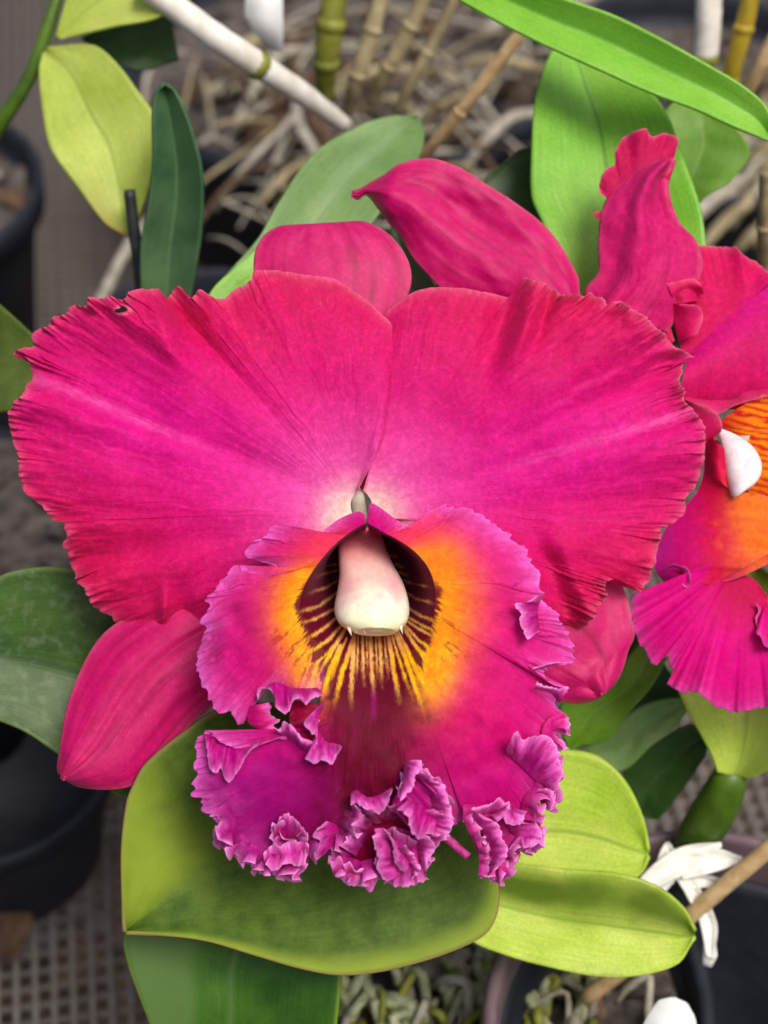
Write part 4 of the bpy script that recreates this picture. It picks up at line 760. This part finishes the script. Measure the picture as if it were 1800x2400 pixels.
G_PALE = leaf_mat('leaf_yellowgreen', sr(170, 192, 66), sr(208, 222, 116), sr(140, 160, 70), .42, .35, 0, .3, None, 40, sr(168, 150, 70))

PL1 = thing('orchid_plant', 'flowering orchid plant with broad leaves under the large pink bloom', 'orchid plant', W(900, 1950, -900))
leaf(PL1, [(1080,1800),(900,1700),(700,1650),(520,1660),(430,1715),(340,1790),(309,1845),(296,1880),(284,1980),(284,2080),(288,2150),(292,2184)],
     [(1100,1830),(1150,2000),(1168,2070),(1166,2140),(1140,2188),(1080,2222),(980,2257),(880,2280),(790,2286),(700,2270),(600,2241),(480,2206),(350,2190),(294,2186)],
     -330, -150, G_FRONT, 95, 60, 21, 110, 50, lambda X, Y, s, t: np.clip(sm(560, 300, X - (Y - 1950) * .55) * .75 * sm(.60, .38, t) + sm(.88, 1, t) * .75 - fb(X / 60, Y / 60, 5) * .25, 0, 1), label='broad folded leaf below the lip, yellowing at its left')
leaf(PL1, [(560,2100),(420,2120),(320,2150),(290,2200),(300,2260),(330,2345),(362,2430),(400,2560)], [(600,2100),(740,2140),(800,2200),(800,2290),(792,2380),(780,2460),(740,2520),(420,2570)], -330, -430, G_DARK, 70, 20, 22, 60, 30, lambda X, Y, s, t: sm(.36, .28, t) * .8)
leaf(PL1, [(420,1560),(330,1420),(260,1370),(200,1340),(140,1328),(60,1333),(0,1350),(-80,1400),(-200,1560)], [(440,1600),(400,1840),(340,1880),(270,1850),(135,1766),(60,1716),(0,1690),(-90,1660),(-200,1590)], -420, -330, G_WET, 60, 30, 23, 80, 36)
leaf(PL1, [(1000,1850),(1100,1760),(1200,1740),(1315,1755),(1400,1772),(1465,1830),(1508,1920),(1520,1990)], [(980,1900),(1050,2080),(1180,2130),(1290,2130),(1380,2110),(1450,2085),(1500,2050),(1520,2010)], -640, -560, G_YEL, 40, 40, 24, label='round lime leaf behind the lip')
leaf(PL1, [(1000,1960),(1150,2010),(1300,2036),(1450,2048),(1545,2080),(1605,2130),(1630,2180)], [(980,2060),(1100,2200),(1180,2236),(1280,2264),(1400,2288),(1500,2286),(1590,2258),(1628,2200)], -520, -430, G_YEL, 50, 60, 25, sheetf=lambda X, Y, s, t: np.clip(np.exp(-((t - .22) / .2) ** 2) * 1.0 - fb(X / 90, Y / 60, 8), 0, 1) * .9, label='lime leaf lying to the lower right')
leaf(PL1, [(480,1800),(420,1830),(330,1860),(250,1840),(262,1850)], [(500,1850),(430,1890),(350,1885),(300,1872),(264,1854)], -440, -400, G_MID, 20, 5, 26, 30, 12)
tube_obj('pseudobulb', [W(880,1850,-520), W(900,2000,-800), W(950,2150,-1150), W(980, 2250, -1600)], [22*S, 55*S, 60*S, 30*S], M_STEM, PL1, smooth=16)

PL2 = thing('orchid_plant', 'green orchid plant beneath the second bloom, pointed leaves on a stout stem', 'orchid plant', on_plane(1560, 2050, BENCH + .07))
leaf(PL2, [(1330,1760),(1318,1700),(1318,1647),(1442,1593),(1475,1539),(1508,1500),(1560,1440)], [(1340,1765),(1361,1748),(1421,1734),(1475,1669),(1529,1604),(1560,1540),(1562,1442)], -700, -560, G_MID, 30, 20, 31)
leaf(PL2, [(1360,1760),(1377,1745),(1442,1701),(1497,1658),(1560,1640),(1620,1640)], [(1364,1790),(1420,1800),(1464,1804),(1524,1750),(1580,1710),(1622,1644)], -800, -760, G_SOFT, 20, 30, 32)
leaf(PL2, [(1480,1880),(1464,1804),(1551,1734),(1616,1699),(1640,1710),(1660,1735)], [(1520,1920),(1545,1918),(1605,1842),(1648,1777),(1656,1755),(1661,1738)], -860, -760, G_DEEP, 30, 20, 33)
leaf(PL2, [(1682,1810),(1668,1770),(1643,1723),(1605,1653),(1562,1539),(1560,1460),(1640,1360),(1760,1320)], [(1756,1826),(1780,1815),(1810,1800),(1880,1740),(1920,1640),(1920,1500),(1880,1400),(1770,1322)], -640, -540, G_YEL, 40, 20, 34, sheetf=lambda X, Y, s, t: sm(.3, .8, t) * .8)
leaf(PL2, [(1400,1500),(1390,1560),(1440,1650),(1520,1700)], [(1500,1480),(1560,1560),(1600,1640),(1530,1705)], -900, -860, G_DEEP, 30, 10, 36)
tube_obj('pseudobulb', [W(1715,1800,-655), W(1700,1850,-700), W(1655,1930,-800), W(1610,2010,-950), W(1590,2060,-1200)], [40*S, 56*S, 62*S, 54*S, 44*S], M_STEM, PL2, smooth=16)

PL3 = thing('orchid_plant', 'yellow green orchid plant at the upper left with drooping pale leaves', 'orchid plant', on_plane(-60, 420, BENCH + .08))
leaf(PL3, [(100,125),(92,160),(98,244),(119,347),(179,434),(244,521),(280,545),(304,555)], [(112,112),(217,106),(271,146),(325,217),(361,271),(365,325),(349,434),(308,556)], -1000, -860, G_PALE, 50, 30, 41, sheetf=lambda X, Y, s, t: sm(.55, 1, s) * sm(.5, 0, t) * .9)
leaf(PL3, [(132,86),(146,27),(180,-60),(300,-160),(420,-180)], [(140,92),(271,62),(374,40),(470,-30),(500,-120)], -1020, -960, G_PALE, 40, 20, 42)
leaf(PL3, [(190,90),(250,60),(330,30),(400,30)], [(200,95),(250,130),(325,165),(420,140)], -1150, -1180, G_DEEP, 20, 20, 43, label='dark green leaf behind the pale ones')
tube_obj('stem', [W(150,-60,-1020), W(110,70,-1030), W(70,180,-1060), W(0,290,-1120), W(-60,380,-1250)], [13*S, 20*S, 20*S, 24*S, 30*S], M_STEM, PL3, smooth=20)

PL4 = thing('orchid_plant', 'dark green orchid plant behind the bloom with one narrow upright leaf and one leaning leaf', 'orchid plant', on_plane(500, 800, BENCH + .08))
leaf(PL4, [(340,800),(331,673),(331,570),(347,488),(358,380),(358,260),(366,215),(385,196)], [(430,800),(450,678),(472,542),(474,407),(456,325),(434,260),(408,210),(387,197)], -900, -620, G_BLUE, 70, 10, 51, sheetf=None)
leaf(PL4, [(470,760),(520,660),(608,555),(651,477),(738,358),(846,293),(920,272),(975,272)], [(600,800),(760,640),(857,542),(922,456),(965,400),(987,358),(995,310),(980,275)], -620, -900, G_SOFT, 50, 30, 52)
leaf(PL4, [(470,780),(490,690),(560,620),(640,560),(720,540)], [(560,800),(640,740),(700,680),(740,620),(724,544)], -520, -600, G_BRIGHT, 20, 10, 53)
leaf(PL4, [(900,720),(905,640),(915,560),(920,520)], [(1050,720),(1020,670),(980,600),(924,522)], -520, -560, G_BLUE, 20, 10, 54)
tube_obj('pseudobulb', [W(480,760,-800), W(470,860,-1100), W(470,930,-1500)], [30*S, 44*S, 40*S], M_STEM, PL4, smooth=10)

PL5 = thing('orchid_plant', 'bright green orchid plant at the upper right with long glossy leaves', 'orchid plant', on_plane(1500, 760, BENCH + .08))
leaf(PL5, [(900,-190),(1079,-100),(1200,-50),(1334,0),(1442,38),(1551,92),(1659,152),(1741,201),(1795,250),(1820,320)], [(880,-160),(985,-60),(1079,0),(1182,58),(1291,112),(1415,168),(1524,217),(1632,257),(1714,295),(1815,335)], -560, -460, G_BRIGHT, 70, 10, 61, 90, 30, label='long arching leaf crossing the corner')
leaf(PL5, [(1400,760),(1330,650),(1269,515),(1247,461),(1246,353),(1253,244),(1269,179),(1291,125),(1330,80)], [(1620,760),(1660,640),(1654,575),(1643,488),(1605,380),(1560,260),(1500,190),(1420,120),(1334,78)], -520, -760, G_BRIGHT, 70, 20, 62, 80, 34)
leaf(PL5, [(1560,500),(1540,400),(1540,300),(1578,240),(1640,220)], [(1620,520),(1649,467),(1714,423),(1757,350),(1650,222)], -820, -780, G_MID, 20, 20, 63)
leaf(PL5, [(1330,560),(1220,500),(1130,450),(1139,420),(1180,385)], [(1340,500),(1330,420),(1290,360),(1236,345),(1184,382)], -860, -840, G_DEEP, 20, 10, 64)
tube_obj('pseudobulb', [W(1500,730,-540), W(1510,820,-800), W(1520,900,-1300)], [26*S, 46*S, 40*S], M_STEM, PL5, smooth=10)

PL6 = thing('orchid_plant', 'blurred green blade entering the picture at the far left beside the broad petal', 'orchid plant', W(-120, 1040, -760))
leaf(PL6, [(-140,1060),(-60,980),(40,960),(100,930),(130,880)], [(-120,620),(-40,680),(40,750),(100,810),(134,870)], -700, -560, G_OLIVE, 30, 10, 71)

# ------------------------------------------------------------------ bench, ground, pots
def box_mesh(name, sx, sy, sz, bev=0.0):
    bm = bmesh.new(); bmesh.ops.create_cube(bm, size=1)
    bmesh.ops.scale(bm, vec=(sx, sy, sz), verts=bm.verts)
    if bev: bmesh.ops.bevel(bm, geom=bm.edges[:], offset=bev, segments=1, affect='EDGES')
    me = bpy.data.meshes.new(name); bm.to_mesh(me); bm.free(); return me
n = 60; gx, gy = np.meshgrid(np.linspace(-1, 1, n), np.linspace(-1, 1, n)); gx = np.sign(gx) * np.abs(gx) ** 2.2 * 30; gy = np.sign(gy) * np.abs(gy) ** 2.2 * 30
gz = fb(gx * 6, gy * 6, 3) * .03
GR = link('ground', grid_mesh('ground', np.dstack([gx, gy + .6, gz])), M_GROUND, None, None, 'structure')
BEN_ROT = math.radians(9)
BEN = thing('wire_bench', 'grey wire mesh bench top that the plant pots stand on', 'bench', (0, .3, BENCH))
bx0, bx1, by0, by1, sp = -.38, .38, -.12, .95, .0062
V, F = tube([(0, -(by1 - by0) / 2, 0), (0, (by1 - by0) / 2, 0)], .0011, 6); mw1 = mesh_pf('wire', V, F); mw1.materials.append(M_WIRE)
V, F = tube([(-(bx1 - bx0) / 2, 0, 0), ((bx1 - bx0) / 2, 0, 0)], .0011, 6); mw2 = mesh_pf('wire', V, F); mw2.materials.append(M_WIRE)
BEN.rotation_euler = (0, 0, BEN_ROT)
for x in np.arange(bx0, bx1 + .001, sp):
    o = link('wire', mw1, None, BEN); o.location = (x, (by0 + by1) / 2 - .3, -.0022)
for y in np.arange(by0, by1 + .001, sp):
    o = link('wire', mw2, None, BEN); o.location = (0, y - .3, -.0045)
for x in (-.36, .36):
    o = link('rail', box_mesh('rail', .05, by1 - by0, .04, .003), M_SLATE, BEN); o.location = (x, (by0 + by1) / 2 - .3, -.026)
    for y in (by0 + .05, by1 - .05):
        o = link('leg', box_mesh('leg', .06, .06, BENCH - .047, .004), M_SLATE, BEN); o.location = (x, y - .3, -.0465 - (BENCH - .047) / 2)

def pot(px, py, rad, hgt, label, fill=.8, mat=M_BLACK, rim=None, nfill=26):
    c = on_plane(px, py, BENCH + hgt); t = thing('plant_pot', label, 'plant pot', (c[0], c[1], BENCH), 'plant pots on the bench')
    r0 = rad * .76
    prof = [(r0 * .9, 0), (r0, .004), (rad * .96, hgt * .86), (rad * .97, hgt * .87), (rad * .955, hgt * .88), (rad * .93, hgt * .84), (r0 * .95, .008), (0.001, .008)]
    rimp = [(rad * .972, hgt * .86), (rad * 1.03, hgt * .862), (rad * 1.04, hgt * .98), (rad * 1.02, hgt), (rad * .985, hgt), (rad * .97, hgt * .985), (rad * .956, hgt * .882)]
    for nm, pr, m in (('pot_wall', prof, mat), ('rim', rimp, rim or mat)):
        a = np.linspace(0, 2 * np.pi, 49); P = np.array([[(r * math.cos(q), r * math.sin(q), z) for q in a] for r, z in pr])
        link(nm, grid_mesh(nm, P), m, t)
    return t, c
def fill_disc(c, rad, z, label_unused=None, mat=M_BARKR, seed=0):
    n = 40; rr = np.linspace(0, 1, 16)[:, None]; a = np.linspace(0, 2 * np.pi, n + 1)[None]
    X = c[0] + rr * rad * np.cos(a); Y = c[1] + rr * rad * np.sin(a); Z = z + fb(X * 90, Y * 90, seed) * .012 * (1 - rr ** 6)
    return link('potting_mix', grid_mesh('potting_mix', np.dstack([X, Y, Z])), mat, None, None, 'stuff')
def chip_mesh(i):
    bm = bmesh.new(); bmesh.ops.create_icosphere(bm, subdivisions=1, radius=1)
    for v in bm.verts: v.co *= .75 + .5 * random.random()
    bmesh.ops.scale(bm, vec=(.0085, .0045, .003), verts=bm.verts)
    me = bpy.data.meshes.new('bark_chip'); bm.to_mesh(me); bm.free(); return me
CHIPS = [chip_mesh(i) for i in range(8)]
for i, me in enumerate(CHIPS): me.materials.append([M_BARK, M_BARKR, M_BARKR, M_ROOT, M_BARK, M_BARKR, M_BARK, M_BARKR][i])
def scatter(c, rad, z, n, label, seed, kx=(.0, 1.0)):
    rs = random.Random(seed)
    for k in range(n):
        r = rad * math.sqrt(rs.random()) * .93; a = rs.random() * 6.283
        o = link('bark_chip', rs.choice(CHIPS), None); o.location = (c[0] + r * math.cos(a), c[1] + r * math.sin(a), z + .003 + .004 * rs.random())
        o.rotation_euler = (rs.uniform(-.5, .5), rs.uniform(-.5, .5), rs.random() * 6.28); q = rs.uniform(.6, 1.35); o.scale = (q, q, q)
        tag(o, label, 'bark chip', label)
POTS = {}
def full_pot(key, px, py, rad, hgt, label, nchip, chiplab, **kw):
    t, c = pot(px, py, rad, hgt, label, **kw); z = BENCH + hgt * .84
    fill_disc(c, rad * .938, z, seed=len(POTS)); scatter(c, rad * .9, z, nchip, chiplab, len(POTS) + 3); POTS[key] = (t, c, z)
full_pot('back', 800, 110, .098, .11, 'wide black pot full of dry canes and bark behind the bloom', 60, 'tan bark chips in the wide pot of dry canes')
full_pot('left', -255, 430, .060, .10, 'black pot cut by the left edge beside the drooping pale leaf', 14, 'bark chips in the black pot at the upper left')
full_pot('lowleft', -150, 1190, .056, .10, 'black pot at the left edge below the broad left petal', 14, 'bark chips in the black pot at the left below the petal')
full_pot('behind', 480, 860, .058, .10, 'black pot hidden behind the bloom under the upright leaf', 8, 'bark chips in the pot under the upright leaf')
POTS['front'] = pot(-40, 1760, .042, .06, 'empty dark pot in the lower left below the pointed sepal')
POTS['right'] = pot(1700, 2420, .056, .13, 'empty black pot with mauve rim in the bottom right corner', rim=M_MAUVE)
full_pot('mid', 1080, 2330, .066, .09, 'black pot of mossy bark under the lime leaves', 70, 'mossy bark chips below the lime leaves')
full_pot('topright', 1600, 200, .085, .10, 'black pot behind the bright leaves at the upper right', 50, 'bark chips in the pot behind the bright leaves')

# ------------------------------------------------------------------ canes, stakes, roots, labels
def cane(name, label, cat, pts, rads, mat, nodes=0, group=None, n=12):
    """a jointed cane through picture points with their own distances"""
    w = np.array([W(*p) for p in pts]); t = thing(name, label, cat, w[-1], group)
    tube_obj('shaft', w, np.array(rads) * S, mat, t, n, smooth=24, wob=.08, seed=len(label))
    for k in range(nodes):
        f = (k + 1) / (nodes + 1); q = catmull3(np.c_[w, np.array(rads) * S], 41)[int(f * 40)]; q2 = catmull3(np.c_[w, np.array(rads) * S], 41)[min(40, int(f * 40) + 1)]
        d = (q2[:3] - q[:3]); d /= np.linalg.norm(d) + 1e-9
        r = q[3]; pp = [q[:3] - d * r * .5, q[:3] - d * r * .15, q[:3] + d * r * .15, q[:3] + d * r * .5]
        tube_obj('joint', pp, np.array([1.0, 1.14, 1.14, 1.0]) * r, M_CANEG if mat is M_CANEW else mat, t, n)
    return t
DB = [depth_of(on_plane(800, y, BENCH + .10)) for y in (0, 200, 400)]
cane('dry_cane', 'thick bleached white cane slanting down from the top edge', 'cane', [(330,-40,-900), (540,110,-1050), (700,215,-1250), (810,295,-1450)], [36,40,36,26], M_CANEW, 1)
cane('dry_cane', 'upright yellow green cane at the top between the label and the grey canes', 'cane', [(790,-40,-1500), (775,60,-1560), (765,150,-1640), (762,230,-1750)], [40,44,40,30], M_CANEG, 2)
cane('dry_cane', 'grey cane leaning right beside the yellow green cane', 'cane', [(900,-40,-1500), (870,80,-1560), (835,190,-1640), (815,260,-1760)], [26,30,28,22], M_CANET, 2)
cane('dry_cane', 'grey green cane, second one leaning right at the top', 'cane', [(1010,-40,-1480), (960,70,-1560), (905,170,-1650), (870,240,-1760)], [24,28,26,20], M_CANET, 2)
cane('dry_cane', 'thin straw cane at the top just left of the long arching leaf', 'cane', [(1080,-30,-1500), (1020,90,-1600), (960,200,-1700), (930,260,-1780)], [18,20,20,16], M_CANET, 1)
cane('stake', 'straw coloured stake running from the arching leaf down to the bloom', 'stake', [(1250,40,-1100), (1180,130,-1180), (1080,260,-1300), (1010,345,-1420), (950,420,-1600)], [20,21,21,20,20], M_TAN, 1)
cane('dry_cane', 'white papery cane at the top right', 'cane', [(1662,-60,-1300), (1660,60,-1360), (1650,170,-1440), (1640,300,-1600)], [40,42,38,30], M_CANEW, 1)
cane('dry_cane', 'mustard yellow cane at the top right corner', 'cane', [(1770,-60,-1250), (1745,60,-1320), (1715,170,-1400), (1690,290,-1560)], [26,30,28,24], M_CANEY, 2)
cane('stake', 'tan stake rising at the right edge above the arching leaf', 'stake', [(1850,20,-1050), (1790,140,-1120), (1740,230,-1240), (1700,330,-1400)], [22,24,24,24], M_TAN, 0)
cane('dry_cane', 'pale upright cane at the right edge above the ruffled petal', 'cane', [(1800,400,-900), (1796,520,-1000), (1794,640,-1150)], [24,26,26], M_CANET, 1)
cane('stake', 'smooth bamboo stake slanting in from the right edge over the white sheath', 'stake', [(1880,1920,-620), (1800,1990,-660), (1700,2075,-720), (1600,2160,-780), (1480,2258,-860), (1370,2342,-940)], [24]*6, M_TAN, 0)
cane('stick', 'thin black stick standing in front of the drooping pale leaf', 'stick', [(303,445,-760), (312,520,-790), (322,600,-830), (335,720,-900), (345,800,-1000)], [17,17,17,17,17], plain_mat('black_stick', sr(30, 34, 36), sr(52, 58, 58), 200, .5), 0)
# roots: curved tubes lying on the bark
def root(px, py, dx, dy, r, mat, label, group, z=None, sag=.006, seed=0):
    rs = random.Random(seed); h = BENCH + (z if z is not None else .10)
    a = on_plane(px, py, h); b = on_plane(px + dx, py + dy, h); m = (a + b) / 2 + np.array([rs.uniform(-.008, .008), rs.uniform(-.008, .008), sag + rs.uniform(0, .008)])
    o = tube_obj('orchid_root', [a, (a * .6 + m * .4) + np.array([0, 0, .003]), m, (b * .6 + m * .4), b], np.array([.6, 1, 1, 1, .5]) * r, mat, None, 8, smooth=14, wob=.25, seed=seed)
    tag(o, label, 'root', group); return o
rs = random.Random(4)
for k in range(120):
    x, y = rs.uniform(400, 1260), rs.uniform(40, 560); an = rs.uniform(-.9, .9) + (1.57 if rs.random() < .3 else 0); l = rs.uniform(90, 420)
    root(x, y, l * math.cos(an), l * math.sin(an), rs.choice([.0006, .0008, .001, .0013, .0022]), [M_ROOT, M_BARK, M_CANET, M_ROOT][k % 4], 'dry tan orchid root lying over the bark behind the bloom', 'dry roots behind the bloom', .096 + rs.uniform(0, .024), seed=k)
for k in range(30):
    x, y = rs.uniform(1480, 1780), rs.uniform(380, 600); an = rs.uniform(-1.2, -.3); l = rs.uniform(100, 220)
    root(x, y, l * math.cos(an), l * math.sin(an), rs.uniform(.001, .003), [M_ROOT, M_CANET][k % 2], 'dry pale root beside the bright leaves at the right', 'dry roots at the upper right', .09, seed=90 + k)
for k in range(90):
    x, y = rs.uniform(780, 1450), rs.uniform(2200, 2400); an = rs.uniform(.6, 2.4); l = rs.uniform(60, 160)
    root(x, y, l * math.cos(an), l * math.sin(an), rs.uniform(.0007, .002), [M_MOSS, M_ROOT, M_MOSS, M_CANEG][k % 4], 'pale mossy root in the bark below the leaves', 'mossy roots at the bottom', .085, seed=150 + k)

def slab(name, label, cat, pts, zs, th, mat, nb=2):
    """a flat plastic or papery piece with thickness, from its outline"""
    w = np.array([W(x, y, z) for (x, y), z in zip(pts, zs)]); c = w.mean(0)
    nrm = np.cross(w[1] - w[0], w[2] - w[0]); nrm /= np.linalg.norm(nrm)
    if np.dot(nrm, TO) < 0: nrm = -nrm
    bm = bmesh.new(); top = [bm.verts.new(p - c) for p in w]; f = bm.faces.new(top)
    r = bmesh.ops.extrude_face_region(bm, geom=[f]); vs = [v for v in r['geom'] if isinstance(v, bmesh.types.BMVert)]
    bmesh.ops.translate(bm, vec=Vector(-nrm * th * S), verts=vs); bmesh.ops.recalc_face_normals(bm, faces=bm.faces)
    bmesh.ops.bevel(bm, geom=bm.edges[:], offset=th * S * .25, segments=nb, affect='EDGES')
    me = bpy.data.meshes.new(name); bm.to_mesh(me); bm.free()
    for p in me.polygons: p.use_smooth = True
    o = link(name, me, mat); o.location = Vector(c); return tag(o, label, cat)
slab('plant_label', 'white plastic plant label stuck in the bark at the top', 'plant label', [(577,-60),(575,40),(598,82),(640,120),(664,124),(664,40),(662,-60)], [-1250,-1300,-1330,-1350,-1350,-1300,-1250], 14, M_WHITE)
slab('plant_label', 'rounded white plastic label at the bottom right edge', 'plant label', [(1490,2440),(1520,2380),(1545,2345),(1580,2338),(1612,2352),(1630,2385),(1640,2440)], [-560]*7, 14, M_WHITE)

# withered white sheath by the bamboo stake: twisted papery strips
SH = thing('dry_sheath', 'withered white papery sheath tangled beside the bamboo stake', 'sheath', W(1580, 2030, -760))
for k, (Lp, Rp) in enumerate([([(1480,2080),(1540,2020),(1600,1985),(1690,1975)], [(1500,2100),(1560,2070),(1620,2040),(1692,1984)]),
                              ([(1590,2010),(1640,2000),(1680,1990),(1740,2010)], [(1600,2060),(1650,2050),(1700,2035),(1742,2016)]),
                              ([(1500,2070),(1530,2040),(1550,1990),(1560,1975)], [(1560,2090),(1590,2050),(1590,2010),(1566,1974)]),
                              ([(1580,2050),(1610,2100),(1640,2160),(1655,2240)], [(1612,2040),(1650,2100),(1680,2170),(1672,2250)]),
                              ([(1590,2060),(1640,2050),(1700,2060),(1760,2040)], [(1600,2084),(1650,2080),(1710,2084),(1764,2046)])]):
    leaf(SH, Lp, Rp, -740 - 12 * k, -760 - 12 * k, M_PAPER, 24, 40, 900 + k, 40, 14, None, 4, 'sheath_strip')
slab('paper_scrap', 'small white scrap hanging below the sheath at the right', 'scrap', [(1648,2215),(1676,2205),(1682,2240),(1668,2268),(1648,2262)], [-800]*5, 8, M_PAPER)

# fallen bark and debris lying under the bench at the lower left
for k in range(46):
    rs = random.Random(500 + k); p = on_plane(rs.uniform(-40, 620), rs.uniform(1850, 2420), .02)
    o = link('bark_chip', rs.choice(CHIPS), None); o.location = Vector(p); q = rs.uniform(1.2, 3.2); o.scale = (q, q, q); o.rotation_euler = (rs.uniform(-.4, .4), rs.uniform(-.4, .4), rs.random() * 6.28)
    tag(o, 'brown bark chip fallen on the ground beneath the wire bench', 'bark chip', 'bark chips fallen under the bench')
o = link('bark_chip', CHIPS[0], None); p = on_plane(20, 2175, BENCH + .012); o.location = Vector(p); o.scale = (2.2, 2.0, 2.2); o.rotation_euler = (.3, .2, 1.2)
tag(o, 'single large reddish bark chip lying on the wire at the lower left edge', 'bark chip')
print('tris', sum(len(o.data.polygons) * 2 for o in bpy.data.objects if o.type == 'MESH'))
